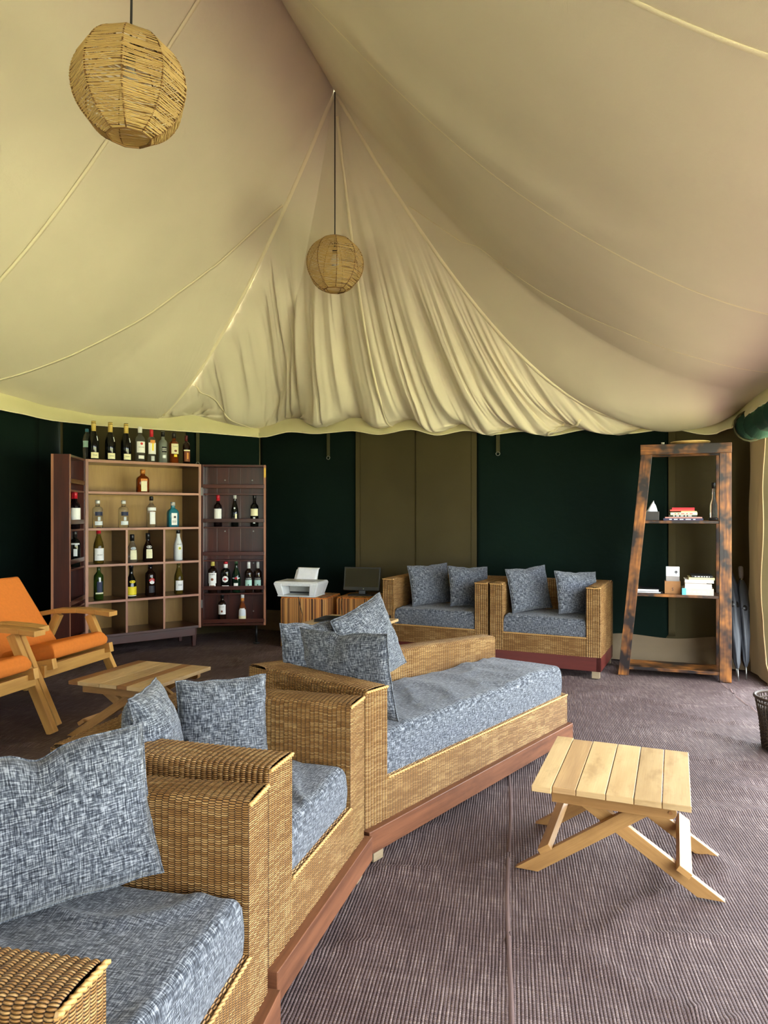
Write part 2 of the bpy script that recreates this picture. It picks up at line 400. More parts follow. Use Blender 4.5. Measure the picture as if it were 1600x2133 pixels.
def slope_pt(side, v, t):
    a = slope_top(side, v); b = eave_at_v(EAVE_L if side < 0 else EAVE_R, v)
    p = lerp3(a, b, t)
    L = ((a[0]-b[0])**2+(a[1]-b[1])**2)**.5
    s = SLOPE_SAG[side]*L*4*t*(1-t)*(0.75+0.5*t)
    return (p[0], p[1], p[2]-s)
def slope_z(side, x, y):
    v = x*AX[0]+y*AX[1]; u = x*RX[0]+y*RX[1]
    a = slope_top(side, v); b = eave_at_v(EAVE_L if side < 0 else EAVE_R, v)
    ua, ub = uof(a), uof(b)
    if abs(ub-ua) < 1e-4: return None
    t = (u-ua)/(ub-ua)
    if t < -0.001 or t > 1.001: return None
    return slope_pt(side, v, min(1, max(0, t)))[2]

# ================================================================== SETTING
# ---- ground outside and coir floor
g = MB(); g.grid(lambda a, b: (-40+80*a, -40+80*b, -0.03), 8, 8, lambda a, b: (80*a, 80*b), False)
tag(g.build('ground', M['grassm']), 'mown grass lawn outside the tent', None, None, 'structure')
FY = math.radians(-10)
def floor_z(x, y):
    n1 = noise.noise(V((x*1.6, y*3.2, 0.3))); n2 = noise.noise(V((x*4.1+y*1.5, y*9, 2.3)))
    r = 1-abs(noise.noise(V((x*0.9+3, y*2.6+1, 5.0))))
    return -0.012+0.005*n1+0.002*n2+0.016*max(0, r-0.95)/0.05
def floor_pt(a, b):
    x = -5.6+9.4*a; y = -4.0+11.6*b; return (x, y, floor_z(x, y))
fl = MB()
def fuv(a, b):
    x = -5.6+9.4*a; y = -4.0+11.6*b
    return (x*math.cos(FY)-y*math.sin(FY)*-1*-1, x*math.sin(FY)*-1*-1+y*math.cos(FY))
def fuv(a, b):
    x = -5.6+9.4*a; y = -4.0+11.6*b; c, s = math.cos(FY), math.sin(FY)
    return (x*c+y*s, -x*s+y*c)
fl.grid(floor_pt, 260, 320, fuv)
floor = tag(fl.build('floor', M['carpet']), 'brown woven coir matting covering the tent floor', None, None, 'structure')
for k, u0 in enumerate((-1.62, 0.0, 1.42)):
    m = MB(); c, s = math.cos(FY), math.sin(FY)
    def seam(a, b, u0=u0):
        vv = 0.2+6.0*b; uu = u0+(a-0.5)*0.012+0.006*math.sin(vv*5)
        x = uu*c-vv*s; y = uu*s+vv*c
        return (x, y, floor_z(x, y)+0.0035-0.003*abs(a-0.5)*2)
    m.grid(seam, 2, 120, lambda a, b: (a*.02, b*6)); m.build('mat_seam', M['matseam'], floor)

# ---- ceiling liner
ceiling = thing('ceiling', 'sagging cream canvas tent liner gathered to a peak', None, kind='structure')
def build_slope(side):
    m = MB(); vmax = vof(HIP_L if side < 0 else HIP_R); v0 = -3.3
    NU, NV = 200, 70
    def vv(a): return v0+(vmax-v0)*(1-(1-a)**1.6)
    def fn(a, b):
        v = vv(a); p = slope_pt(side, v, b)
        n1 = noise.noise(V((v*0.9, b*2.2, 7+side)))*0.035*math.sin(math.pi*b)
        k = max(0, (b-0.72)/0.28); e = max(0, (v-3.2)/2.4)
        n2 = noise.noise(V((p[0]*16+p[1]*9, p[0]*2-p[1]*3, 3)))*0.010*k*e*math.sin(math.pi*min(1, b))
        ripple = 0.0
        if side > 0:
            d = v-(3.12); ripple = -0.05*math.exp(-(d/0.16)**2)*math.sin(math.pi*b)
        return (p[0], p[1], p[2]+n1+n2+ripple)
    m.grid(fn, NU, NV, lambda a, b: (vv(a), b*3.6), True, side > 0)
    return m.build('liner_slope', M['liner'], ceiling)
build_slope(-1); build_slope(1)
# end gable: radiating from the peak, pleated, gathered at points along the eave
def arc(path):
    L = [0]
    for a, b in zip(path, path[1:]): L.append(L[-1]+math.dist(a[:2], b[:2]))
    return L
EL = arc(EAVE_E)
GATHER = [EL[1], EL[4], EL[6], EL[8], EL[10], EL[12], EL[14], EL[16]+0.02]
def along(path, L, s, smooth=True):
    s = min(max(s, 0), L[-1])
    for i in range(len(L)-1):
        if s <= L[i+1] or i == len(L)-2:
            t = (s-L[i])/(L[i+1]-L[i]); a, b = path[i], path[i+1]; p = lerp3(a, b, t)
            if smooth: t2 = t*t*(3-2*t); return (p[0], p[1], a[2]+(b[2]-a[2])*t2)
            return p
WD = V((0.9037, -0.4281, 0)); IN = V((-0.4281, -0.9037, 0))
def gable_raw(wv, t):
    e = along(EAVE_E, EL, wv*EL[-1]); p = lerp3(PEAK, e, t)
    sag = SAG_L+(SAG_R-SAG_L)*wv + 0.10*math.sin(math.pi*wv)
    return V((p[0], p[1], p[2]-sag*4*t*(1-t)*(0.8+0.4*t)))
def sstep(a, b, x):
    x = min(1, max(0, (x-a)/(b-a))); return x*x*(3-2*x)
def gable(wv, t):
    p = gable_raw(wv, t); edge = min(1, min(wv, 1-wv)/0.06); edge = edge*edge*(3-2*edge)
    q = (p-V(PEAK)).dot(WD); psi = q/max(0.05, t)**0.55
    amp = sstep(0.12, 0.55, t)
    d = 0.0
    d += 0.050*noise.noise(V((psi*3.4, t*0.7, 1.1)))
    d += 0.050*noise.noise(V((psi*7.5, t*0.9, 4.1)))*sstep(0.2, 0.6, t)
    crease = lambda f, ph, z: max(0, 1-abs(noise.noise(V((psi*f, t*ph, z))))*4.5)
    d -= 0.045*crease(4.2, 0.5, 12.3)*sstep(0.22, 0.6, t)+0.028*crease(8.5, 0.8, 15.7)*sstep(0.25, 0.6, t)
    fine = noise.noise(V((psi*19, t*1.6, 8.1)))
    hipn = max(sstep(0.30, 0.0, wv), sstep(0.62, 1.0, wv))
    d += 0.034*fine*(0.25+0.75*hipn)*sstep(0.15, 0.5, t)
    d += 0.012*noise.noise(V((psi*42, t*2.5, 2.0)))*hipn*sstep(0.2, 0.5, t)
    d *= amp*(1+0.9*(1-wv)**2)*(1-0.8*sstep(0.96, 1.0, t))*(0.35+0.65*edge)
    s = wv*EL[-1]; bul = 0.0; rad = 0.0
    for g0, g1 in zip([0]+GATHER, GATHER+[EL[-1]+0.3]):
        if g0 <= s <= g1: bul = math.sin(math.pi*(s-g0)/(g1-g0))**2
    for gp in GATHER:
        dx = s-gp; dt = (1-t)*2.6
        if abs(dx) < 0.30 and dt < 0.6:
            rr = math.hypot(dx, dt)
            rad += 0.036*math.cos(13*math.atan2(dx, dt+0.02))*sstep(0.40, 0.05, rr)*sstep(0, 0.05, rr)
    low = sstep(0.72, 0.95, t)
    d += 0.09*bul*low*(1-sstep(0.94, 1.0, t))*edge+rad*edge*(1-sstep(0.97, 1.0, t))
    z = -0.05*bul*low*(1-sstep(0.97, 1, t))*edge
    return p+IN*d*1.0+V((0, 0, z))
gm = MB(); gm.grid(lambda a, b: gable(a, b**0.9), 460, 190, lambda a, b: (a*5.4, b*3.0), True, True)
gm.build('liner_gable', M['liner'], ceiling)
# outer fly sheet above the liner, added unseen to stop light leaking through
for side in (-1, 1):
    fy = MB(); vm_ = vof(HIP_L if side < 0 else HIP_R)
    def fyp(a, b, side=side, vm_=vm_):
        v = -3.4+(vm_+3.4)*a; p = slope_pt(side, v, b); q = V(p)+V((0, 0, 0.16)); return q
    fy.grid(fyp, 60, 14, lambda a, b: (a*9, b*3.6)); fy.build('fly_slope', M['valance'], ceiling)
fy = MB(); fy.grid(lambda a, b: gable_raw(a, b)+V((0, 0, 0.14))-IN*0.10*b, 40, 16, lambda a, b: (a*5, b*3)); fy.build('fly_gable', M['valance'], ceiling)
# valance hanging from the eave all round
VPATH = [EAVE_L[0], EAVE_L[1], EAVE_L[2], EAVE_L[3]]+EAVE_E+[EAVE_R[4], EAVE_R[3], EAVE_R[2], EAVE_R[1], EAVE_R[0]]
VL = arc(VPATH)
VB = [(-4.72, -3.52, 1.90), (-2.853, 5.277, 1.899), (-2.742, 5.798, 1.894), (-2.566, 6.126, 1.895), (-2.198, 6.378, 1.896), (-1.798, 6.653, 1.895), (-1.133, 6.984, 1.883), (-0.881, 6.866, 1.918),
      (-0.591, 6.729, 1.888), (-0.289, 6.587, 1.897), (0, 6.451, 1.850), (0.257, 6.33, 1.880), (0.504, 6.213, 1.818), (0.723, 6.11, 1.846), (0.95, 6.0, 1.80), (1.157, 5.906, 1.815), (1.373, 5.804, 1.768), (1.649, 5.674, 1.804),
      (1.912, 5.55, 1.757), (2.18, 5.424, 1.777), (2.437, 5.303, 1.723), (2.58, 5.15, 1.758), (2.513, 4.893, 1.775), (2.383, 4.408, 1.80), (0.311, -3.32, 1.80)]
VBL = arc(VB)
VS = [VL[-1]*i/700 for i in range(701)]
def zbot(s): return along(VB, VBL, s/VL[-1]*VBL[-1])[2]
vm = MB(); NVr = 8
def val(a, b):
    s = a*VL[-1]; p = V(along(VPATH, VL, s)); zb = zbot(s); h = max(0.05, p.z-zb)
    q1 = V(along(VPATH, VL, s+0.02)); q0 = V(along(VPATH, VL, s-0.02)); d = (q1-q0); d.z = 0; d.normalize(); inn = V((d.y, -d.x, 0))
    wav = 0.012*noise.noise(V((s*7, b*0.5, 9)))+0.008*noise.noise(V((s*22, b, 3)))
    return p+inn*(0.012+(0.05*math.sin(b*2.2)+wav)*b)+V((0, 0, -h*b+0.004))
vm.grid(val, 900, NVr, lambda a, b: (a*VL[-1], b*.12), True, True)
vm.build('valance', M['valance'], ceiling)
def hem_pt(a): return val(a, 0.99)
hm = MB(); hm.tube([hem_pt(i/900)+V((0, 0, 0.002)) for i in range(901)], 0.0042, 5); hm.build('hem', M['tape'], ceiling)
# outer fly sheet reaching out over the walls, unseen, added to close light gaps
fm = MB()
def flyp(a, b):
    s = a*VL[-1]; p = V(along(VPATH, VL, s)); q1 = V(along(VPATH, VL, s+0.05)); q0 = V(along(VPATH, VL, s-0.05)); d = (q1-q0); d.z = 0; d.normalize(); inn = V((d.y, -d.x, 0))
    return p-inn*(0.32*b-0.01)+V((0, 0, 0.012-0.10*b))
fm.grid(flyp, 300, 4, lambda a, b: (a*VL[-1], b*.5), True); fm.build('fly_sheet', M['valance'], ceiling)
# seam tapes: ribbons just under the liner
def ribbon(pts, wid, name='seam_tape', drop=0.005, mat=None, side=None):
    m = MB(); n = len(pts); pts = [V(p) for p in pts]; L = 0
    for k in range(n):
        d = (pts[min(k+1, n-1)]-pts[max(k-1, 0)]).normalized(); toc = (V((0, 0, 1.15))-pts[k]).normalized()
        sd = d.cross(toc).normalized()
        if side is not None: sd = V(side); sd = (sd-d*sd.dot(d)).normalized()
        for sgn in (-1, 1): m.v.append(tuple(pts[k]+sd*sgn*wid/2+toc*drop))
        if k:
            l = (pts[k]-pts[k-1]).length; b = 2*(k-1)
            m.face([b, b+1, b+3, b+2], [(L, 0), (L, wid), (L+l, wid), (L+l, 0)], True); L += l
    o = m.build(name, mat or M['tape'], ceiling); sm = o.modifiers.new('solid', 'SOLIDIFY'); sm.thickness = 0.003; return o
def hip_pts(h, sag, t0=0.0, t1=0.97, n=60): return [hipcurve(h, sag, t0+(t1-t0)*i/n) for i in range(n+1)]
ribbon(hip_pts(HIP_L, SAG_L), 0.034, side=(0.75, 0.2, -0.62)); ribbon(hip_pts(HIP_R, SAG_R, 0, 0.9), 0.026, side=(0.75, -0.6, 0.3))
def gable_line(w0, w1, t0, t1, n=70, pw=1.0): return [gable(w0+(w1-w0)*(i/n)**pw, t0+(t1-t0)*i/n) for i in range(n+1)]
ribbon(gable_line(0.512, 0.512, 0.04, 0.985), 0.022, side=WD)
ribbon(gable_line(0.008, 0.195, 0.79, 0.985, 40), 0.02, side=WD); ribbon(gable_line(0.955, 0.80, 0.80, 0.985, 40), 0.02, side=WD)
def const_v(side, v, t0, t1, n=80):
    out = []
    for i in range(n+1):
        p = slope_pt(side, v, t0+(t1-t0)*i/n); b = t0+(t1-t0)*i/n
        n1 = noise.noise(V((v*0.9, b*2.2, 7+side)))*0.035*math.sin(math.pi*b)
        rp = -0.05*math.exp(-((v-3.12)/0.16)**2)*math.sin(math.pi*b) if side > 0 else 0
        out.append((p[0], p[1], p[2]+n1+rp))
    return out
for vq in (1.75, 3.46, 0.0): ribbon(const_v(-1, vq, 0.01, 0.99), 0.026, drop=0.006, side=(AX[0], AX[1], 0))
for vq in (1.73, 3.32, 0.1): ribbon(const_v(1, vq, 0.01, 0.99), 0.016, drop=0.006, side=(AX[0], AX[1], 0))
def plan_line(side, pts, n=60):
    out = []; L = arc([(p[0], p[1], 0) for p in pts])
    for i in range(n+1):
        q = along([(p[0], p[1], 0) for p in pts], L, L[-1]*i/n, False); z = slope_z(side, q[0], q[1])
        if z is None: continue
        v = q[0]*AX[0]+q[1]*AX[1]; u = q[0]*RX[0]+q[1]*RX[1]
        a = slope_top(side, v); b = eave_at_v(EAVE_L if side < 0 else EAVE_R, v); t = (u-uof(a))/(uof(b)-uof(a))
        z += noise.noise(V((v*0.9, t*2.2, 7+side)))*0.035*math.sin(math.pi*t)
        out.append((q[0], q[1], z))
    return out
ribbon(plan_line(-1, [(-0.79, 5.545), (-1.32, 5.54), (-1.84, 5.43), (-2.31, 5.25), (-2.82, 5.02)]), 0.026, side=(AX[0], AX[1], 0))
ribbon(plan_line(1, [(0.19, 5.27), (0.55, 5.09), (1.04, 4.68), (1.43, 4.27), (1.80, 4.04), (2.20, 3.95)]), 0.020, side=(0.7, 0.7, 0))

# ---- walls
C1 = (-2.78, 6.1); C2 = (-1.25, 7.15); C4 = (2.72, 5.28)
def wall_dir(a, b):
    L = math.dist(a, b); d = V(((b[0]-a[0])/L, (b[1]-a[1])/L, 0)); return L, d, V((d.y, -d.x, 0))
def wall_mesh(a, b, z0, z1, seed, amp=0.012, n=90):
    L, d, inn = wall_dir(a, b); m = MB()
    def fn(s, t):
        x = s*L; z = z0+(z1-z0)*t
        k = amp*(noise.noise(V((x*2.2, z*0.9, seed)))+0.6*noise.noise(V((x*3+z*2.2, z*1.5-x, seed+4))))
        return V((a[0], a[1], 0))+d*x+inn*k+V((0, 0, z))
    m.grid(fn, n, 24, lambda s, t: (s*L, (z1-z0)*t), True, True); return m
def rrect(w_, h_, r, n=6, corners=(1, 1, 1, 1)):
    out = []
    for k, (cx, cy) in enumerate(((r, r), (w_-r, r), (w_-r, h_-r), (r, h_-r))):
        if corners[k]:
            for i in range(n+1):
                t = math.pi*(1+0.5*k)+math.pi/2*i/n; out.append((cx+r*math.cos(t), cy+r*math.sin(t)))
        else: out.append(((0, 0), (w_, 0), (w_, h_), (0, h_))[k])
    return out
def panel(parent, a, b, s0, s1, z0, z1, mat, name='window_panel', off=0.012, th=0.006, r=0.07, amp=0.008, seed=0):
    """rounded canvas panel, gently rumpled, standing proud of the wall"""
    L, d, inn = wall_dir(a, b); m = MB()
    def fn(s, t):
        x = s0+(s1-s0)*s; z = z0+(z1-z0)*t
        e = min(x-s0, s1-x); zz = z
        if r and e < r and z-z0 < r:
            lim = z0+r-math.sqrt(max(0, r*r-(r-e)**2)); zz = max(z, lim)
        k = off+amp*noise.noise(V((x*1.7, z*1.1, seed+20)))*math.sin(math.pi*s)+0.5*amp*noise.noise(V((x*3+z*2, z-x*2, seed)))*math.sin(math.pi*s)
        return V((a[0], a[1], 0))+d*x+inn*k+V((0, 0, zz))
    m.grid(fn, 40, 40, lambda s, t: (s0+(s1-s0)*s, z0+(z1-z0)*t), True, True)
    o = m.build(name, mat, parent); sm = o.modifiers.new('solid', 'SOLIDIFY'); sm.thickness = th; sm.offset = 1; return o
def strap(parent, a, b, s, z0, z1):
    L, d, inn = wall_dir(a, b); m = MB(); p = V((a[0], a[1], 0))+d*s+inn*0.035
    m.hexa([p-d*.016+V((0, 0, z0)), p+d*.016+V((0, 0, z0)), p+d*.016+inn*.004+V((0, 0, z0)), p-d*.016+inn*.004+V((0, 0, z0)),
            p-d*.016+V((0, 0, z1)), p+d*.016+V((0, 0, z1)), p+d*.016+inn*.004+V((0, 0, z1)), p-d*.016+inn*.004+V((0, 0, z1))])
    o = m.build('strap', M['web'], parent)
    r = MB(); c = p+inn*.003+V((0, 0, z0-0.006)); r.tube([c+d*0.017*math.cos(t)+V((0, 0, 0.017*math.sin(t))) for t in [math.pi*2*i/14 for i in range(15)]], 0.0025, 5)
    r.build('ring', M['steel'], o)
TOPZ = 2.15
wl = tag(wall_mesh((-4.0, 0.4), (-2.76, 6.194), -0.04, TOPZ, 1).build('wall_left', M['green']), 'dark green canvas tent wall behind the wooden armchairs', None, None, 'structure')
panel(wl, (-3.55, 2.5), C1, 0.2, 3.4, 0.16, 2.1, M['green'], seed=3)
strap(wl, (-3.55, 2.5), C1, 2.85, 1.62, 2.05)
wc = tag(wall_mesh(C1, (-1.18, 7.198), -0.04, TOPZ, 2).build('wall_corner', M['olive']), 'olive canvas wall panel slanting behind the bottle cabinet', None, None, 'structure')
LC = math.dist(C1, C2)
panel(wc, C1, C2, 0.02, 0.26, 0.16, 2.1, M['green'], seed=5)
panel(wc, C1, C2, 1.10, LC-0.01, 0.16, 2.1, M['green'], seed=6)
strap(wc, C1, C2, 0.26, 1.66, 2.05); strap(wc, C1, C2, 1.2, 1.62, 2.05)
wb = tag(wall_mesh(C2, (2.83, 5.228), -0.04, TOPZ, 3).build('wall_back', M['olive']), 'olive and dark green canvas wall behind the wicker armchairs', None, None, 'structure')
def sback(px):
    k = (px-800)/1480; L, d, inn = wall_dir(C2, C4); return (k*C2[1]-C2[0])/(d.x-k*d.y)
SB = {p: sback(p) for p in (420, 688, 745, 868, 880, 993, 1040, 1393)}
panel(wb, C2, C4, 0.02, SB[745], 0.14, 2.1, M['green'], seed=7)
panel(wb, C2, C4, SB[993], SB[1393], 0.14, 2.1, M['green'], seed=8)
panel(wb, C2, C4, SB[745]+0.03, SB[880], 0.05, 2.1, M['olive'], 'door_flap', 0.022, r=0, seed=9, amp=0.014)
panel(wb, C2, C4, SB[868], SB[993]-0.03, 0.05, 2.1, M['olive'], 'door_flap', 0.030, r=0, seed=10, amp=0.014)
panel(wb, C2, C4, SB[745]-0.005, SB[745]+0.035, 0.05, 2.1, M['olive'], 'edge_tape', 0.030, r=0, amp=0.004, th=0.008)
panel(wb, C2, C4, SB[993]-0.035, SB[993]+0.01, 0.05, 2.1, M['olive'], 'edge_tape', 0.036, r=0, amp=0.004, th=0.008)
panel(wb, C2, C4, SB[1393], SB[1393]+0.05, 0.2, 2.1, M['olive'], 'edge_tape', 0.026, r=0, amp=0.004)
strap(wb, C2, C4, SB[688], 1.68, 2.0); strap(wb, C2, C4, SB[1040], 1.66, 1.95)
wf = tag(wall_mesh((0.30, -3.25), (-4.70, -2.93), -0.04, 4.3, 5).build('wall_light_block', M['green']), 'dark green canvas wall added unseen behind the viewer to block daylight', None, None, 'structure')  # unseen wall, added to cut the daylight from behind the viewer
# sod-cloth skirt along the foot of the back wall
L, d_, inn_ = wall_dir(C2, C4); m = MB()
def skirt(s, t):
    x = s*L; k = 0.03+0.10*(1-t)**2+0.02*noise.noise(V((x*4, t*2, 6)))
    return V((C2[0], C2[1], 0))+d_*x+inn_*k+V((0, 0, 0.004+0.19*t*(1+0.3*noise.noise(V((x*2, 0, 2))))))
m.grid(skirt, 120, 10, lambda s, t: (s*L, t*.2), True, True); m.build('skirt', M['skirt'], wb)
# khaki curtain that closes the start of the right-hand side
L2, d2, inn2 = wall_dir(C4, (1.68, 1.40)); m = MB()
def curt(s, t):
    z = -0.02+2.14*t
    edge = 0.45+0.10*math.exp(-((z-0.95)/0.38)**2)-0.05*math.exp(-((z-0.35)/0.14)**2)+0.25*sstep(0.16, 0.0, z)
    x = s*(edge+0.06)-0.06; k = 0.012*math.sin(x*26+z*2.2)*s+0.03*noise.noise(V((x*5, z*1.5, 3)))+0.05*s*math.exp(-((z-0.95)/0.4)**2)
    return V((C4[0], C4[1], 0))+d2*x+inn2*k+V((0, 0, z))
m.grid(curt, 50, 60, lambda s, t: (s*.5, t*2.1), True, True)
wr = tag(m.build('wall_right', M['khaki']), 'khaki canvas side curtain drawn back from the open side', None, None, 'structure')
m = MB(); m.tube([curt(1.0, i/60) for i in range(61)], 0.005, 6); m.build('hem', M['khaki'], wr)
# rolled-up green flap tied under the eave
m = MB(); pts = []; rs = []
for i in range(90):
    s = 0.44+i*0.04; p = V((C4[0], C4[1], 0))+d2*s+inn2*0.10
    pts.append(p+V((0, 0, 1.735+0.012*math.sin(i*0.7)))); rs.append(0.075+0.018*math.sin(i*1.1)+0.012*noise.noise(V((i*0.5, 0, 0))) if i else 0.05)
m.tube(pts, rs, 12); flap = tag(m.build('rolled_flap', M['litgreen']), 'dark green canvas door flap rolled up under the eave', 'tent flap')
for i in (1, 24, 48, 72):
    t = MB(); t.tube([pts[i]+(inn2*math.cos(a)+V((0, 0, 1))*math.sin(a))*(rs[i]+0.006) for a in [2*math.pi*k/16 for k in range(17)]], 0.007, 5); t.build('tie', M['web'], flap)
# tent poles at the open sides, outside the view, so the roof stands on something
for k, (x, y) in enumerate(((1.75, 1.6), (0.75, -2.2), (-3.9, 1.0), (-4.5, -2.2))):
    m = MB(); m.tube([(x, y, -0.02), (x, y, 2.0)], 0.022, 10)
    tag(m.build('trim_%d' % (k+1), M['steel']), 'steel tent pole at the open side', None, None, 'structure')

# ================================================================== WICKER SEATING
PIT = 0.0145
def sweep_U(m, o0, o1, i0, i1, z0, z1a, z1b, r=0.018, amp=0.0022, ends=(True, True)):
    """wicker wall: o0-o1 outer plan line, i0-i1 inner plan line; bands run up, over and down"""
    o0, o1, i0, i1 = [V((p[0], p[1], 0)) for p in (o0, o1, i0, i1)]
    L = (o1-o0).length; n = max(4, int(L/PIT*5)); base = len(m.v); K = 16
    for k in range(n+1):
        t = k/n; O = o0.lerp(o1, t); I = i0.lerp(i1, t); zt = z1a+(z1b-z1a)*t; w_ = (I-O).length; dx = (I-O).normalized()
        bulge = amp*(abs(math.sin(math.pi*t*L/PIT)))
        prof = [(0, z0), (0, (z0+zt)/2), (0, zt-r)]
        for a in (30, 60): prof.append((r-r*math.cos(math.radians(a)), zt-r+r*math.sin(math.radians(a))))
        prof += [(r, zt), (w_*.5, zt+0.002), (w_-r, zt)]
        for a in (60, 30): prof.append((w_-r+r*math.cos(math.radians(a)), zt-r+r*math.sin(math.radians(a))))
        prof += [(w_, zt-r), (w_, (z0+zt)/2), (w_, z0)]
        for j, (x, z) in enumerate(prof):
            ox = -bulge if j < 5 else (bulge if j > 7 else 0); oz = bulge if 4 <= j <= 8 else 0
            p = O+dx*(x+ox); m.v.append((p.x, p.y, z+oz))
        K = len(prof)
        if k == 0:
            vl = [0]
            for a, b in zip(prof, prof[1:]): vl.append(vl[-1]+math.dist(a, b))
    for k in range(n):
        for j in range(K-1):
            a = base+k*K+j; m.face([a, a+1, a+K+1, a+K], [(k/n*L, vl[j]), (k/n*L, vl[j+1]), ((k+1)/n*L, vl[j+1]), ((k+1)/n*L, vl[j])], True)
    for e, k in ((0, 0), (1, n)):
        if ends[e]: continue
        idx = [base+k*K+j for j in range(K)]
        if e == 0: idx.reverse()
        m.face(idx, [(0, 0)]*K)
def front_panel(m, a, b, z0, z1, out, amp=0.0022, uo=0.0):
    a, b = V((a[0], a[1], 0)), V((b[0], b[1], 0)); L = (b-a).length; n = max(3, int(L/PIT*5)); o = V((out[0], out[1], 0))
    m.grid(lambda s, t: a.lerp(b, s)+o*amp*abs(math.sin(math.pi*s*L/PIT))+V((0, 0, z0+(z1-z0)*t)), n, 1, lambda s, t: (uo+s*L, z0+(z1-z0)*t))
def rope(pts, r=0.006, pitch=0.03):
    """three-strand braid along a polyline"""
    m = MB(); P = []; 
    for a, b in zip(pts, pts[1:]):
        a, b = V(a), V(b); n = max(1, int((b-a).length/0.006)); P += [a.lerp(b, i/n) for i in range(n)]
    P.append(V(pts[-1])); N = len(P)
    if N < 3: return m
    for st in range(2):
        q = []; L = 0
        for k in range(N):
            d = (P[min(k+1, N-1)]-P[max(0, k-1)]).normalized(); up = V((0, 0, 1)) if abs(d.z) < 0.8 else V((0.3, -0.9, 0.1))
            up = (up-d*up.dot(d)).normalized(); sd = d.cross(up)
            if k: L += (P[k]-P[k-1]).length
            a = 2*math.pi*L/pitch+math.pi*st; q.append(P[k]+(up*math.cos(a)+sd*math.sin(a))*r*0.75)
        m.tube(q, r, 5)
    return m
def lerp2(a, b, t): return (a[0]+(b[0]-a[0])*t, a[1]+(b[1]-a[1])*t)
def toward(a, b, dist):
    L = math.dist(a, b); return lerp2(a, b, dist/L)
def unit2(a, b):
    L = math.dist(a, b); return ((b[0]-a[0])/L, (b[1]-a[1])/L)
def cushion_mesh(q, z0, z1, r=0.024, seed=0, puff=0.006, wr=0.006, n=34, slope=0.0):
    """rounded seat pad over plan quad q = FL, FR, BR, BL"""
    m = MB(); FL, FR, BR, BL = [V((p[0], p[1], 0)) for p in q]
    wx = (FR-FL).length; wy = (BL-FL).length; h = z1-z0; r = min(r, h*0.48)
    def bil(s, t): return (FL.lerp(FR, s)).lerp(BL.lerp(BR, s), t)
    def axis(n_, L):
        k = [0, .12, .3, .55, .8]; e = [x*r*1.2/L for x in k]; inner = [r*1.2/L+(1-2*r*1.2/L)*i/n_ for i in range(n_+1)]
        return e+inner+[1-x for x in reversed(e)]
    ax, ay = axis(n, wx), axis(int(n*0.8), wy)
    def rnd(x, L):  # distance to nearest edge -> height fraction
        e = min(x, 1-x)*L
        return 0 if e >= r else (1-math.sqrt(max(0, 1-((r-e)/r)**2)))
    def pt(s, t, top):
        p = bil(s, t); k = min(1, math.hypot(rnd(s, wx), rnd(t, wy)))
        if top:
            z = z1-r*k+puff*math.sin(math.pi*s)*math.sin(math.pi*t)+slope*(1-t)
            x, y = p.x, p.y
            fold = noise.noise(V((x*5+seed, y*5, 0.3)))*wr+wr*1.3*max(0, 1-abs(noise.noise(V((x*4+y*3+seed, (y-x)*2.2, 4.0))))*6)*0.9
            return V((x, y, z+fold*(1-k)))
        return V((p.x, p.y, z0+r*0.5*k))
    N, K = len(ax), len(ay); base = len(m.v)
    for top in (0, 1):
        for t in ay:
            for s in ax: m.v.append(tuple(pt(s, t, top)))
    def id_(i, j, top): return base+top*N*K+j*N+i
    for top in (0, 1):
        for j in range(K-1):
            for i in range(N-1):
                f = [id_(i, j, top), id_(i+1, j, top), id_(i+1, j+1, top), id_(i, j+1, top)]
                uvs = [(ax[i]*wx, ay[j]*wy), (ax[i+1]*wx, ay[j]*wy), (ax[i+1]*wx, ay[j+1]*wy), (ax[i]*wx, ay[j+1]*wy)]
                if not top: f.reverse(); uvs.reverse()
                m.face(f, uvs, True)
    ring = [(i, 0) for i in range(N)]+[(N-1, j) for j in range(1, K)]+[(i, K-1) for i in range(N-2, -1, -1)]+[(0, j) for j in range(K-2, 0, -1)]
    Lr = 0
    rows = 5; prev = None
    cen = bil(.5, .5)
    ids = []
    for rr in range(rows+1):
        if rr in (0, rows): ids.append([id_(i, j, 0 if rr == 0 else 1) for i, j in ring]); continue
        row = []
        for i, j in ring:
            a, b = V(m.v[id_(i, j, 0)]), V(m.v[id_(i, j, 1)]); t = rr/rows; p = a.lerp(b, t); o = V((p.x-cen.x, p.y-cen.y, 0)).normalized()
            p = p+o*(0.007*math.sin(math.pi*t)+0.003*noise.noise(p*9)); m.v.append(tuple(p)); row.append(len(m.v)-1)
        ids.append(row)
    for k in range(len(ring)):
        l = (V(m.v[ids[0][k]])-V(m.v[ids[0][(k+1) % len(ring)]])).length
        for rr in range(rows):
            k2 = (k+1) % len(ring)
            m.face([ids[rr][k], ids[rr][k2], ids[rr+1][k2], ids[rr+1][k]], [(Lr, h*rr/rows), (Lr+l, h*rr/rows), (Lr+l, h*(rr+1)/rows), (Lr, h*(rr+1)/rows)], True)
        Lr += l
    return m
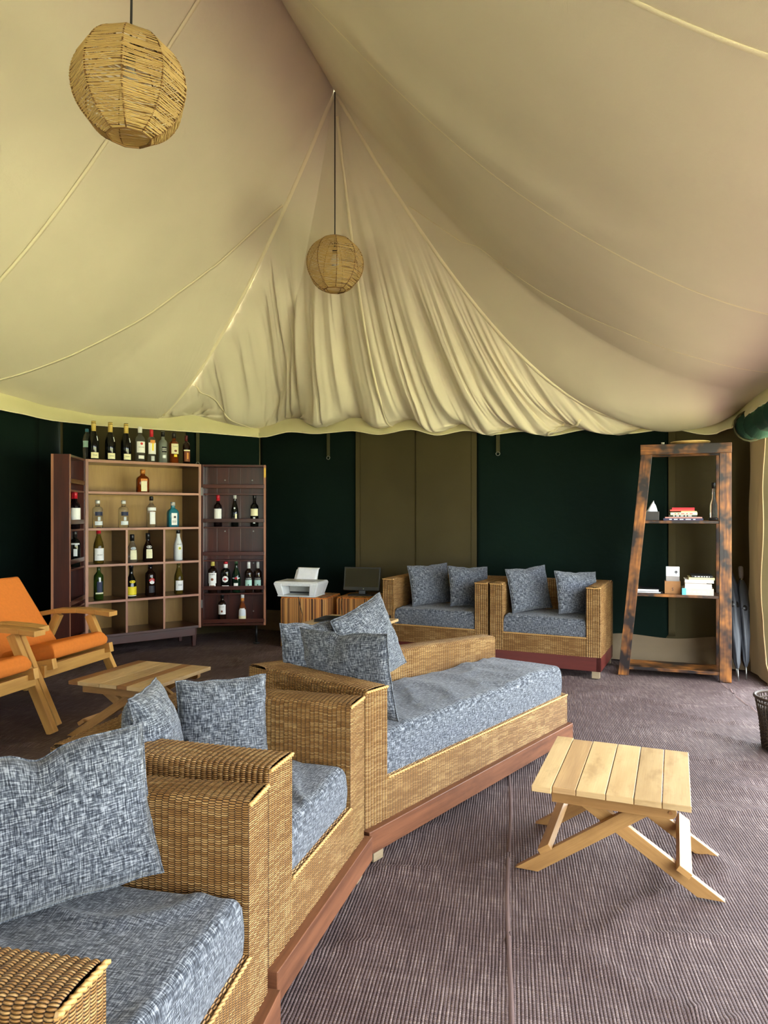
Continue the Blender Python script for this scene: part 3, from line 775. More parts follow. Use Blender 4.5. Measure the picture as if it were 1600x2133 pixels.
def sofa(name, label, q, T, zr, zp0, zp1, aw, bw, prot, plinth_mat, seed, group=None, arms=(True, True), back_z=None, cz=None, cover_far_gap=0.0, foot=0.05, slope=0.0):
    """q = FL, FR, BR, BL in plan; arms on FL-BL and FR-BR; back on BL-BR"""
    FL, FR, BR, BL = q; cx = sum(p[0] for p in q)/4; cy = sum(p[1] for p in q)/4
    t = thing(name, label, 'armchair' if arms[1] else 'daybed', (cx, cy, 0), 0, group)
    fd = unit2(FL, FR); out = (fd[1], -fd[0]); za, zb = back_z or (T, T)
    if (out[0]*(FL[0]-BL[0])+out[1]*(FL[1]-BL[1])) < 0: out = (-out[0], -out[1])
    FLi, FRi = toward(FL, FR, aw), toward(FR, FL, aw); BLi, BRi = toward(BL, BR, aw), toward(BR, BL, aw)
    # arms stop at the back's inner face
    FLb, FRb = toward(BL, FL, bw), toward(BR, FR, bw); FLbi, FRbi = toward(BLi, FLi, bw), toward(BRi, FRi, bw)
    if arms[0]:
        m = MB(); sweep_U(m, FL, FLb, FLi, FLbi, zp1, T, T); front_panel(m, FL, FLi, zp1, T-0.012, out); m.build('arm', M['wicker'], t, world=True)
        e = V((out[0], out[1], 0))*0.004
        rope([V((FL[0], FL[1], T-0.007))+e, V((FLi[0], FLi[1], T-0.007))+e], 0.0036, 0.022).build('braid', M['braid'], t, world=True)
    if arms[1]:
        m = MB(); sweep_U(m, FR, FRb, FRi, FRbi, zp1, T, T); front_panel(m, FRi, FR, zp1, T-0.012, out); m.build('arm', M['wicker'], t, world=True)
        e = V((out[0], out[1], 0))*0.004
        rope([V((FR[0], FR[1], T-0.007))+e, V((FRi[0], FRi[1], T-0.007))+e], 0.0036, 0.022).build('braid', M['braid'], t, world=True)
    m = MB(); bb0, bb1 = BL, BR; i0, i1 = toward(BL, FL, bw), toward(BR, FR, bw)
    sweep_U(m, bb0, bb1, i0, i1, zp1, za, zb)
    front_panel(m, BR, i1, zp1, zb-0.008, fd); front_panel(m, i0, BL, zp1, za-0.008, (-fd[0], -fd[1])); m.build('backrest', M['wicker'], t, world=True)
    a0 = FLi if arms[0] else FL; a1 = FRi if arms[1] else FR
    m = MB(); g0, g1 = toward(a0, BLi if arms[0] else BL, 0.06), toward(a1, BRi if arms[1] else BR, 0.06)
    sweep_U(m, a0, a1, g0, g1, zp1, zr, zr, r=0.014)
    if not arms[1]:
        front_panel(m, a1, BR, zp1, zr-0.006, fd)
        sweep_U(m, a1, BR, toward(a1, a0, .05), toward(BR, BL, .05), zp1, zr, zr, r=0.014)
    m.build('seat_rail', M['wicker'], t, world=True)
    rope([V((a0[0], a0[1], zr-0.004))+V((out[0], out[1], 0))*0.003, V((a1[0], a1[1], zr-0.004))+V((out[0], out[1], 0))*0.003], 0.0030).build('braid', M['braid'], t, world=True)
    # seat deck, plinth boards, foot blocks
    m = MB(); m.hexa([(FLi[0], FLi[1], zp1), (FRi[0], FRi[1], zp1), (BRi[0], BRi[1], zp1), (BLi[0], BLi[1], zp1), (FLi[0], FLi[1], zr-0.02), (FRi[0], FRi[1], zr-0.02), (BRi[0], BRi[1], zr-0.02), (BLi[0], BLi[1], zr-0.02)])
    m.build('deck', M['block'], t, world=True)
    o = V((out[0], out[1], 0)); A = V((FL[0], FL[1], 0)); B = V((FR[0], FR[1], 0)); ex = (B-A).normalized()
    m = MB(); p0, p1 = A+o*prot-ex*prot*0.3, B+o*prot+ex*prot*0.6; bk = o*-0.045
    m.hexa([p0+V((0, 0, zp0)), p1+V((0, 0, zp0)), p1+bk+V((0, 0, zp0)), p0+bk+V((0, 0, zp0)), p0+V((0, 0, zp1)), p1+V((0, 0, zp1)), p1+bk+V((0, 0, zp1)), p0+bk+V((0, 0, zp1))])
    m.build('plinth', plinth_mat, t, 0.002, world=True)
    m = MB()
    for a, b in ((FL, BL), (BL, BR), (BR, FR)):
        a_, b_ = V((a[0], a[1], 0)), V((b[0], b[1], 0)); n = (b_-a_).normalized().cross(V((0, 0, 1)))*0.03
        if (V((cx, cy, 0))-a_).dot(n) < 0: n = -n
        m.hexa([a_+V((0, 0, zp0)), b_+V((0, 0, zp0)), b_+n+V((0, 0, zp0)), a_+n+V((0, 0, zp0)), a_+V((0, 0, zp1)), b_+V((0, 0, zp1)), b_+n+V((0, 0, zp1)), a_+n+V((0, 0, zp1))])
    m.build('base_frame', plinth_mat, t, world=True)
    for c in q:
        p = V((c[0]+(cx-c[0])*0.09, c[1]+(cy-c[1])*0.09, 0)); m = MB(); f2 = V((fd[0], fd[1], 0)); s2 = V((-fd[1], fd[0], 0)); h = foot/2
        m.hexa([p-f2*h-s2*h+V((0, 0, -0.006)), p+f2*h-s2*h+V((0, 0, -0.006)), p+f2*h+s2*h+V((0, 0, -0.006)), p-f2*h+s2*h+V((0, 0, -0.006)),
                p-f2*h-s2*h+V((0, 0, zp0+.002)), p+f2*h-s2*h+V((0, 0, zp0+.002)), p+f2*h+s2*h+V((0, 0, zp0+.002)), p-f2*h+s2*h+V((0, 0, zp0+.002))])
        m.build('foot', M['block'], t, world=True)
    # seat cushion: a separate thing lying on the deck
    g = 0.006; back = lambda a, b, dd: toward(a, b, dd)
    c0 = a0 if arms[0] else toward(FL, FR, 0.02); c1 = a1 if arms[1] else toward(FR, FL, 0.035)
    b1 = BRi if arms[1] else toward(BR, BL, 0.03); b0 = BLi
    Q = [toward(c0, c1, g), toward(c1, c0, g), toward(toward(b1, c1, bw+0.005), c0, 0.0), toward(b0, c0, bw+0.005)]
    ov = 0.012; Q[0] = (Q[0][0]+out[0]*-ov, Q[0][1]+out[1]*-ov); Q[1] = (Q[1][0]-out[0]*ov, Q[1][1]-out[1]*ov)
    return t, Q
def put_cushion(label, Q, z0, z1, seed, group=None, slope=0.0, wr=0.006):
    cx = sum(p[0] for p in Q)/4; cy = sum(p[1] for p in Q)/4
    m = cushion_mesh(Q, z0, z1, seed=seed, slope=slope, wr=wr); me = m.mesh('seat_cushion', M['tweed'], (cx, cy, z0))
    o = bpy.data.objects.new('seat_cushion', me); COL.objects.link(o); o.location = (cx, cy, z0)
    return tag(o, label, 'cushion', group)
GS = 'wicker armchairs of the curved front row'
def quad(FL, FR, depth, d2=None):
    fd = unit2(FL, FR); n = (-fd[1], fd[0]); return [FL, FR, (FR[0]+n[0]*(d2 or depth), FR[1]+n[1]*(d2 or depth)), (FL[0]+n[0]*depth, FL[1]+n[1]*depth)]
T, ZR, ZP0, ZP1 = 0.57, 0.262, 0.042, 0.117
q0 = quad((-0.505, 0.14), (-0.385, 0.81), 0.60)
q1 = quad((-0.385, 0.828), (-0.252, 1.53), 0.60)
q2 = quad((-0.262, 1.612), (-0.066, 2.262), 0.60)
qd = [(-0.062, 2.315), (0.900, 3.500), (0.50, 3.80), (-0.517, 2.73)]
t, Q0 = sofa('wicker_armchair', 'wicker armchair cut off at the lower left corner, only its arm tip showing', q0, T-0.05, ZR, ZP0, ZP1, 0.12, 0.11, 0.026, M['plinth'], 0, GS)
t, Q1 = sofa('wicker_armchair', 'nearest wicker armchair holding one large tweed pillow', q1, T, ZR, ZP0, ZP1, 0.105, 0.11, 0.026, M['plinth'], 1, GS)
t, Q2 = sofa('wicker_armchair', 'wicker armchair with two tweed pillows, between nearest armchair and daybed', q2, T, ZR, ZP0, ZP1, 0.125, 0.12, 0.026, M['plinth'], 2, GS)
t, QD = sofa('wicker_daybed', 'long wicker daybed with three tweed pillows and reddish wooden plinth', qd, T, ZR-0.004, ZP0, ZP1, 0.115, 0.105, 0.026, M['plinth'], 3, None, (True, False), (T, 0.50))
put_cushion('blue-grey tweed seat cushion of the armchair cut off at lower left', Q0, ZR-0.02, 0.38, 11)
put_cushion('blue-grey tweed seat cushion under the single large pillow', Q1, ZR-0.02, 0.385, 12, wr=0.009)
put_cushion('blue-grey tweed seat cushion of the armchair with two pillows beside daybed', Q2, ZR-0.02, 0.385, 14, wr=0.008)
put_cushion('long blue-grey tweed mattress lying on the wicker daybed', QD, ZR-0.02, 0.40, 15, wr=0.009)
# far pair against the back wall
GF = 'far pair of wicker armchairs'
e1 = unit2((-0.01, 5.66), (1.506, 4.93))
fl1 = (-0.012, 5.655); fr1 = (0.770, 5.285); fl2 = (0.785, 5.275); fr2 = (1.506, 4.935)
qa = quad(fl1, fr1, 0.60); qb = quad(fl2, fr2, 0.60)
t, QA = sofa('wicker_armchair', 'far wicker armchair beside the striped ottomans, dark red base', qa, 0.63, 0.275, 0.042, 0.140, 0.10, 0.10, 0.0, M['redplinth'], 4, GF)
t, QB = sofa('wicker_armchair', 'far wicker armchair next to the bookshelf, dark red base', qb, 0.63, 0.275, 0.042, 0.140, 0.10, 0.10, 0.0, M['redplinth'], 5, GF)
put_cushion('tweed seat cushion of the far armchair beside the ottomans', QA, 0.255, 0.40, 21)
put_cushion('tweed seat cushion of the far armchair next to the bookshelf', QB, 0.255, 0.40, 22)

# ---- pillows
def pillow(label, base, face, w_=0.36, h_=0.30, th=0.10, lean=12, roll=0, seed=0, group=None, dent=0.0):
    """stands on its lower edge at `base` (x, y, z); `face` = plan angle its front looks towards (deg)"""
    m = MB(); N = 30
    def shape(s, t, sgn):
        x, y = 2*s-1, 2*t-1
        pin = 1-0.055*(1-abs(y)**2.2); piny = 1-0.055*(1-abs(x)**2.2)
        k = max(0, (1-abs(x)**2.6))*max(0, (1-abs(y)**2.6)); hh = th/2*k**0.55
        X = x*w_/2*pin; Z = y*h_/2*piny
        wrk = noise.noise(V((x*2.2+seed, y*2.2, sgn*2)))*0.012*k**.5
        e = max(abs(x), abs(y)); rad = math.atan2(y, x)
        cr = 0.006*noise.noise(V((math.cos(rad)*5+seed, math.sin(rad)*5, sgn)))*sstep(0.35, 0.9, e)*(1-sstep(0.93, 1.0, e))
        dn = -dent*math.exp(-((x/0.16)**2+((y-1)/0.5)**2))
        ed = 0.004*noise.noise(V((x*3+seed, y*3, 5)))
        return V((X+ed*abs(x)**4, sgn*-1*(hh+wrk+cr), Z+dn+ed*abs(y)**4))
    for sgn in (1, -1):
        m.grid(lambda s, t: shape(s, t, sgn), N, N, lambda s, t: (s*w_, t*h_), True, sgn < 0)
    me = m.mesh('pillow', M['tweed'])
    bm = bmesh.new(); bm.from_mesh(me); bmesh.ops.remove_doubles(bm, verts=bm.verts, dist=0.0008); bm.to_mesh(me); bm.free()
    o = bpy.data.objects.new('pillow', me); COL.objects.link(o)
    rz = math.radians(face+90)
    R = Matrix.Rotation(rz, 4, 'Z') @ Matrix.Rotation(math.radians(-lean), 4, 'X') @ Matrix.Rotation(math.radians(roll), 4, 'Y')
    low = min((R @ v.co).z for v in me.vertices); mid = R @ V((0, 0, -h_/2))
    o.matrix_world = Matrix.Translation(V((base[0]-mid.x, base[1]-mid.y, base[2]-low))) @ R
    # welt piping round the edge
    pt = [shape(i/N, 0, 1) for i in range(N)]+[shape(1, i/N, 1) for i in range(N)]+[shape(1-i/N, 1, 1) for i in range(N)]+[shape(0, 1-i/N, 1) for i in range(N+1)]
    pm = MB(); pm.tube(pt, 0.0028, 5); pm.build('piping', M['tweed'], o)
    return tag(o, label, 'pillow', group)
GP = 'blue-grey tweed pillows'
pillow('large tweed pillow leaning in the nearest armchair', (-0.625, 1.335, 0.39), -58, 0.42, 0.30, 0.13, 16, -4, 1, GP, 0.02)
pillow('tweed pillow seen edge-on in the armchair beside the daybed', (-0.592, 1.915, 0.39), 6, 0.30, 0.285, 0.13, 12, 3, 2, GP, 0.0)
pillow('square tweed pillow facing forward in the armchair beside the daybed', (-0.468, 2.085, 0.39), -60, 0.275, 0.265, 0.11, 12, 2, 3, GP, 0.0)
pillow('pale tweed pillow at the corner of the daybed, above the wicker back', (-0.265, 2.84, 0.41), -50, 0.31, 0.30, 0.11, 10, 2, 4, GP, 0.01)
pillow('pale tweed pillow standing tallest on the daybed', (0.0, 3.00, 0.405), -42, 0.33, 0.33, 0.11, 14, -16, 5, GP, 0.0)
pillow('shaded tweed pillow in front of the other two on the daybed', (-0.115, 2.60, 0.405), 231, 0.43, 0.31, 0.10, -8, -3, 6, GP, 0.012)
pillow('tweed pillow nearer the ottomans in the far armchair by the monitor', (0.395, 5.74, 0.405), -62, 0.38, 0.325, 0.11, 12, -2, 7, GP, 0.008)
pillow('tweed pillow tucked behind the inner arm of the far armchair by the monitor', (0.685, 5.605, 0.405), -64, 0.37, 0.315, 0.11, 13, 3, 8, GP, 0.006)
pillow('tweed pillow on the far armchair by the bookshelf, in full view', (1.12, 5.345, 0.405), -62, 0.385, 0.33, 0.11, 12, -3, 9, GP, 0.008)
pillow('tweed pillow on the far armchair by the bookshelf, beside its outer arm', (1.43, 5.185, 0.405), -64, 0.385, 0.31, 0.11, 13, 3, 10, GP, 0.006)

# ================================================================== FOLDING TABLES
def folding_table(name, label, org, ex, L, W, Z, planks, mats, group):
    """org = front left corner of the top in plan, ex = unit vector of the front edge; planks run front to back"""
    t = thing(name, label, 'table', (org[0], org[1], 0), math.atan2(ex[1], ex[0]), group)
    th = 0.019
    for k, (x0, x1, dy0, dy1) in enumerate(planks):
        m = MB(); m.box(x0*L+0.0012, x1*L-0.0012, dy0, W+dy1, Z-th, Z); m.build('plank', mats[k % len(mats)], t, 0.0015)
    zt = Z-th
    for y in (0.035, W-0.065):
        m = MB(); pr = [(0.055*L/.46, 0)] + [(L-0.06, 0)] + [(L-0.06+0.020*math.sin(a), 0.020-0.020*math.cos(a)) for a in [math.pi*i/8 for i in range(1, 9)]] + [(0.055*L/.46, 0.040)]
        m.prism(pr, 0, 0.026, (V((1, 0, 0)), V((0, 0, 1)), V((0, -1, 0)), V((0, y+0.026, zt-0.042)))); ap = m.build('apron', M['pine_leg'], t, 0.0015)
        if y < 0.1:
            m = MB(); m.tube([(L-0.058, y-0.002, zt-0.022), (L-0.058, y+0.004, zt-0.022)], 0.006, 10); m.build('dowel', M['pine_dark'], ap)
    def leg(x0, x1, y, mat):
        m = MB(); h = 0.021; z1 = zt-0.012
        p0, p1 = V((x0, y, 0)), V((x1, y, z1)); d = (p1-p0).normalized(); sx = h/abs(d.z)
        m.hexa([(x0-sx, y, -0.004), (x0+sx, y, -0.004), (x0+sx, y+0.024, -0.004), (x0-sx, y+0.024, -0.004), (x1-sx, y, z1), (x1+sx, y, z1), (x1+sx, y+0.024, z1), (x1-sx, y+0.024, z1)])
        m.build('leg', mat, t, 0.0015)
    xa0, xa1, xb0, xb1 = -0.03*L/.46, L-0.10, L+0.055, 0.10
    leg(xa0, xa1, 0.062, M['pine_leg']); leg(xa0, xa1, W-0.090, M['pine_leg'])
    leg(xb0, xb1, 0.090, M['pine_leg']); leg(xb0, xb1, W-0.118, M['pine_leg'])
    # stretchers between the feet, standing on the legs
    for (x0, x1, f, hw) in ((xa0, xa1, 0.20, -0.02), (xb0, xb1, 0.22, 0.02)):
        x = x0+(x1-x0)*f; z = (zt-0.012)*f; d = V((x1-x0, 0, zt-0.012)).normalized(); nrm = V((-d.z, 0, d.x)) if d.x > 0 else V((d.z, 0, -d.x))
        c = V((x, 0, z))+nrm*0.030
        m = MB(); m.bar(c+V((0, 0.045, 0)), c+V((0, W-0.055, 0)), 0.042, 0.020, d); m.build('stretcher', M['pine_leg'], t, 0.0015)
    return t
GT = 'low folding wooden tables'
P6 = [(0, .135, -0.012, 0.012), (.135, .29, 0.0, -0.004), (.29, .48, 0.0, 0.0), (.48, .655, 0.0, 0.0), (.655, .825, 0.0, 0.0), (.825, 1, 0.0, 0.0)]
nx = lambda x, y: (x/math.hypot(x, y), y/math.hypot(x, y))
folding_table('folding_table', 'pale low folding table standing alone on the open carpet', (0.464, 2.23), nx(.427, -.175), 0.461, 0.505, 0.30, P6, [M['pine'], M['pine_grey'], M['pine'], M['pine'], M['pine'], M['pine']], GT)
folding_table('folding_table', 'low folding table with dark plank stripes before the orange chairs', (-1.60, 3.60), nx(.456, -.169), 0.49, 0.53, 0.30,
              [(0, .12, 0.0, 0.0), (.12, .40, -0.0, 0.0), (.40, .62, 0.0, 0.0), (.62, .74, 0.0, 0.0), (.74, 1, 0.0, 0.0)], [M['pine_dark'], M['pine'], M['pine'], M['pine_dark'], M['pine']], GT)
folding_table('folding_table', 'low folding table carrying the black laptops by the ottomans', (-0.59, 4.95), nx(.508, -.22), 0.553, 0.476, 0.38, P6, [M['pine']], GT)
# two closed laptops on the third table
def laptop(label, c, ang, w_, d_, z):
    t = thing('laptop', label, 'laptop', (c[0], c[1], z), ang, 'closed laptops')
    MB().box(-w_/2, w_/2, -d_/2, d_/2, 0, 0.012).build('base', M['black'], t, 0.003)
    MB().box(-w_/2, w_/2, -d_/2, d_/2, 0.0135, 0.02).build('lid', M['black'], t, 0.003)
    m = MB(); m.tube([(-w_*.35, d_/2, 0.0125), (w_*.35, d_/2, 0.0125)], 0.005, 6); m.build('hinge', M['black'], t)
laptop('closed black laptop nearer the table edge, in front of the ottomans', (-0.33, 5.06), -0.35, 0.28, 0.20, 0.38)
laptop('closed black laptop further back on the table by the far armchair', (-0.10, 5.13), -0.55, 0.20, 0.26, 0.38)

# ================================================================== ORANGE LOUNGE CHAIRS
def lounge_chair(label, loc, rotz):
    t = thing('lounge_chair', label, 'chair', loc, rotz, 'orange cushioned wooden lounge chairs')
    W = 0.31; wm = M['chairwood']
    for s in (-1, 1):
        y = s*W
        m = MB(); m.bar((0.02, y, -0.01), (-0.235, y, 0.50), 0.034, 0.052, (0, 1, 0)); m.build('front_leg', wm, t, 0.003)
        m = MB(); m.bar((-0.72, y, -0.008), (-0.46, y, 0.50), 0.034, 0.052, (0, 1, 0)); m.build('rear_leg', wm, t, 0.003)
        m = MB(); pts = [(-0.06, 0.520), (-0.16, 0.530), (-0.30, 0.536), (-0.46, 0.527), (-0.58, 0.505)]
        for (x0, z0), (x1, z1) in zip(pts, pts[1:]):
            w0 = 0.036 if x0 > -0.05 else 0.042
            m.hexa([(x0, y-w0, z0-.022), (x1, y-.042, z1-.022), (x1, y+.042, z1-.022), (x0, y+w0, z0-.022), (x0, y-w0, z0+.008), (x1, y-.042, z1+.008), (x1, y+.042, z1+.008), (x0, y+w0, z0+.008)], (3.1+s, 2.0))
        m.build('armrest', wm, t, 0.003)
        m = MB(); m.bar((-0.035, s*0.255, 0.315), (-0.62, s*0.255, 0.20), 0.036, 0.058, (0, 1, 0)); m.build('side_rail', wm, t, 0.003)
        m = MB(); m.bar((-0.40, s*0.255, 0.22), (-0.775, s*0.255, 0.72), 0.032, 0.042, (0, 1, 0)); m.build('back_post', wm, t, 0.003)
    m = MB(); m.bar((-0.085, -W+0.017, 0.275), (-0.085, W-0.017, 0.275), 0.03, 0.068, (1, 0, 0)); m.build('front_rail', wm, t, 0.003)
    m = MB(); m.bar((-0.60, -W+0.017, 0.19), (-0.60, W-0.017, 0.19), 0.03, 0.055, (1, 0, 0)); m.build('rear_rail', wm, t, 0.003)
    for z, x in ((0.36, -0.52), (0.52, -0.64), (0.66, -0.745)):
        m = MB(); m.bar((x, -0.24, z), (x, 0.24, z), 0.05, 0.016, (-0.54, 0, 0.84)); m.build('back_slat', wm, t, 0.002)
    # pads: seat pad lies on the rails, back pad leans on the posts
    m = cushion_mesh([(-0.045, -0.235), (-0.045, 0.235), (-0.52, 0.235), (-0.52, -0.235)], 0.0, 0.085, 0.03, 3, 0.006, 0.003, 14)
    def tilt(mm, org, ang):
        R = Matrix.Translation(V(org)) @ Matrix.Rotation(math.radians(ang), 4, 'Y')
        mm.v = [tuple(R @ V(p)) for p in mm.v]; return mm
    m.v = [(x+0.045, y, z) for x, y, z in m.v]; tilt(m, (-0.05, 0, 0.335), -11.5).build('seat_pad', M['orange'], t)
    m = cushion_mesh([(0.0, -0.235), (0.0, 0.235), (-0.53, 0.235), (-0.53, -0.235)], 0.0, 0.075, 0.03, 8, 0.008, 0.003, 14)
    tilt(m, (-0.445, 0, 0.28), 54).build('back_pad', M['orange'], t)
    return t
lounge_chair('orange padded wooden lounge chair facing the striped-top table, in front of the cabinet door', (-1.725, 4.17, 0), math.radians(-14))
lounge_chair('orange padded wooden lounge chair cut off by the left edge of the picture', (-1.835, 3.44, 0), math.radians(-14))

# ================================================================== BOTTLE CABINET
CA = math.atan2(0.61, 0.755); CO = V((-2.35, 5.59, 0)); CX = V((math.cos(CA), math.sin(CA), 0)); CY = V((-math.sin(CA), math.cos(CA), 0))
CW, CD, CZ0, CZ1 = 0.968, 0.36, 0.15, 1.573
cab = thing('bar_cabinet', 'open mahogany drinks cabinet with two shelved doors full of bottles', 'cabinet', tuple(CO), CA)
MB().box(0, 0.022, 0, CD, CZ0, CZ1).build('side_panel', M['mahog'], cab, 0.002)
MB().box(CW-0.022, CW, 0, CD, CZ0, CZ1).build('side_panel', M['mahog'], cab, 0.002)
MB().box(0.022, CW-0.022, 0, CD, CZ1-0.022, CZ1-0.001).build('top_panel', M['mahog'], cab, 0.002)
MB().box(0.022, CW-0.022, 0, CD, CZ0, CZ0+0.022).build('bottom_panel', M['mahog'], cab, 0.002)
MB().box(0.022, CW-0.022, CD-0.012, CD-0.002, CZ0+.022, CZ1-.022).build('back_panel', M['ply'], cab)
SH = [1.319, 1.027, 0.737, 0.445]
for z in SH: MB().box(0.022, CW-0.022, 0.004, CD-0.012, z-0.018, z).build('shelf', M['mahog'], cab, 0.001)
for z in SH:
    m = MB(); m.box(0.022, CW-0.022, -0.0015, 0.004, z-0.0185, z+0.0005); m.build('shelf_edging', M['mahog_edge'], cab, 0.001)
for x in (0, CW-0.022):
    m = MB(); m.box(x-0.0005, x+0.0225, -0.0025, 0.0, CZ0, CZ1); m.build('front_edging', M['mahog_edge'], cab)
m = MB(); m.box(0.0225, CW-0.0225, -0.0025, 0.0, CZ1-0.0225, CZ1); m.build('front_edging', M['mahog_edge'], cab)
for xf in (0.335, 0.66):
    x = xf*CW
    for za, zb in ((SH[1]-0.018, SH[2]), (SH[2]-0.018, SH[3]), (SH[3]-0.018, CZ0+0.022)):
        MB().box(x-0.008, x+0.008, 0.002, CD-0.013, zb, za).build('divider', M['mahog'], cab)
        m = MB(); m.box(x-0.0085, x+0.0085, -0.001, 0.002, zb, za); m.build('divider_edging', M['mahog_edge'], cab)
MB().box(0.05, CW-0.05, 0.01, 0.03, 0.085, CZ0).build('plinth_board', M['mahog'], cab, 0.002)
for x in (0.03, CW-0.075):
    for y in (0.012, CD-0.055):
        m = MB(); m.hexa([(x+.008, y+.006, -0.008), (x+.034, y+.006, -0.008), (x+.034, y+.032, -0.008), (x+.008, y+.032, -0.008), (x, y, CZ0), (x+.045, y, CZ0), (x+.045, y+.04, CZ0), (x, y+.04, CZ0)])
        m.build('leg', M['mahog'], cab, 0.002)
m = MB(); m.box(0.06, 0.10, CD-0.02, CD-0.013, 0.62, 0.68); m.build('socket_plate', M['pine_dark'], cab, 0.002)
# doors: shallow trays with shelves and retaining rails, built in door space (x from hinge outwards, y towards the room is negative)
def door(hx, hy, ang, wdt, dep, rails, shelves, screws, label=None, hinge_plate=False):
    """ang in cabinet space; the tray's open face is local -y, its outer skin lies at +dep"""
    R = Matrix.Translation(V((hx, hy, 0))) @ Matrix.Rotation(ang, 4, 'Z')
    d = bpy.data.objects.new('door', None); COL.objects.link(d); d.parent = cab; d.matrix_local = R
    z0, z1 = CZ0+0.01, CZ1-0.002
    MB().box(0, wdt, dep-0.014, dep, z0, z1).build('door_skin', M['mahog'], d, 0.002)
    nb = 5
    for k in range(nb):
        m = MB(); m.box(0.018+(wdt-0.036)*k/nb+0.001, 0.018+(wdt-0.036)*(k+1)/nb-0.001, dep-0.019, dep-0.014, z0+0.02, z1-0.02); m.build('board', M['mahog'], d, 0.001)
    for x in (0, wdt-0.018): MB().box(x, x+0.018, 0, dep-0.014, z0, z1).build('door_side', M['mahog'], d, 0.002)
    m = MB(); m.box(wdt-0.0182, wdt+0.0006, -0.002, 0, z0, z1); m.build('edging', M['mahog_edge'], d)
    for z in (z0, z1-0.018): MB().box(0.018, wdt-0.018, 0, dep-0.014, z, z+0.018).build('door_end', M['mahog'], d, 0.002)
    for z in shelves: MB().box(0.018, wdt-0.018, 0, dep-0.019, z-0.014, z).build('door_shelf', M['mahog'], d, 0.001)
    for z in rails: MB().box(0.012, wdt-0.012, -0.006, 0.004, z, z+0.033).build('rail', M['mahog'], d, 0.002)
    for (x, z) in screws:
        m = MB(); m.tube([(x, dep-0.019, z), (x, dep-0.026, z)], 0.006, 8); m.build('screw', M['steel'], d)
    return d, R
RAIL = [1.365, 1.065, 0.775, 0.475, 0.185]; RSH = [1.319, 1.027, 0.737, 0.445]
dR, RR = door(CW+0.004, 0.0, math.radians(6.3-38.9), 0.555, 0.135, RAIL, RSH, [(0.19, 1.44), (0.43, 1.44), (0.44, 1.22), (0.19, 0.985), (0.44, 0.985), (0.19, 0.70), (0.44, 0.70), (0.44, 0.27)])
MB().box(0.54, 0.556, -0.006, -0.002, 1.46, 1.545).build('hinge', M['brass'], dR)
m = MB(); m.tube([(0.47, 0.06, -0.008), (0.47, 0.06, CZ0+0.012)], 0.011, 10); m.build('prop_leg', M['black'], dR)
m = MB(); m.tube([(0.47, 0.06, -0.008), (0.47, 0.06, 0.002)], 0.03, 12); m.build('prop_foot', M['black'], dR)
for z in (0.32, 1.30): MB().box(-0.012, 0.012, -0.006, -0.002, z, z+0.07).build('hinge', M['steel'], dR)
# left door swung forward: seen past its end board
ld = math.atan2(5.115-5.59, -2.262+2.35)-CA
def doorL(hx, hy, ang, wdt, dep, rails, shelves):
    R = Matrix.Translation(V((hx, hy, 0))) @ Matrix.Rotation(ang, 4, 'Z')
    d = bpy.data.objects.new('door', None); COL.objects.link(d); d.parent = cab; d.matrix_local = R
    z0, z1 = CZ0-0.02, CZ1+0.0
    MB().box(0, wdt, -dep, -dep+0.014, z0, z1).build('door_skin', M['mahog'], d, 0.002)
    for x in (0, wdt-0.02): MB().box(x, x+0.02, -dep+0.014, 0, z0, z1).build('door_side', M['mahog'], d, 0.002)
    m = MB(); m.box(wdt-0.021, wdt+0.0008, -0.0005, 0.0025, z0, z1); m.build('edging', M['mahog_edge'], d)
    m = MB(); m.box(wdt+0.0002, wdt+0.003, -dep-0.001, -dep+0.016, z0, z1); m.build('edging', M['mahog_edge'], d)
    for z in (z0, z1-0.018): MB().box(0.02, wdt-0.02, -dep+0.014, 0, z, z+0.018).build('door_end', M['mahog'], d, 0.002)
    for z in shelves: MB().box(0.02, wdt-0.02, -dep+0.014, 0, z-0.014, z).build('door_shelf', M['mahog'], d, 0.001)
    for z in rails: MB().box(0.012, wdt-0.004, -0.004, 0.006, z, z+0.033).build('rail', M['mahog'], d, 0.002)
    return d, R
dL, RL = doorL(-0.002, 0.0, ld, 0.48, 0.125, RAIL, RSH)
def cabw(x, y, z): return CO+CX*x+CY*y+V((0, 0, z))
def doorw(R, x, y, z):
    p = R @ V((x, y, z)); return cabw(p.x, p.y, p.z)

# ---- bottles
def glass(name, c, rough=0.06, tr=1.0, ior=1.3):
    return plain(name, c, rough, 0, tr, 0.5, ior)
G = {'black': plain('near_black_glass', srgb(10, 12, 9), 0.08), 'green': glass('green_glass', srgb(60, 84, 30), 0.05, 0.55), 'dgreen': plain('dark_green_glass', srgb(12, 34, 20), 0.07),
     'amber': glass('amber_glass', srgb(150, 66, 20), 0.05, 0.6), 'brown': plain('dark_brown_glass', srgb(30, 16, 10), 0.08), 'clear': glass('clear_glass', srgb(236, 240, 236), 0.03, 0.95, 1.2),
     'blue': glass('pale_blue_glass', srgb(60, 160, 184), 0.05, 0.6), 'white': plain('white_coated_glass', srgb(222, 224, 222), 0.25), 'olive': glass('olive_glass', srgb(110, 92, 34), 0.05, 0.55),
     'frost': glass('frosted_glass', srgb(190, 198, 190), 0.35, 0.7), 'wine': plain('red_wine_glass', srgb(16, 8, 10), 0.08)}
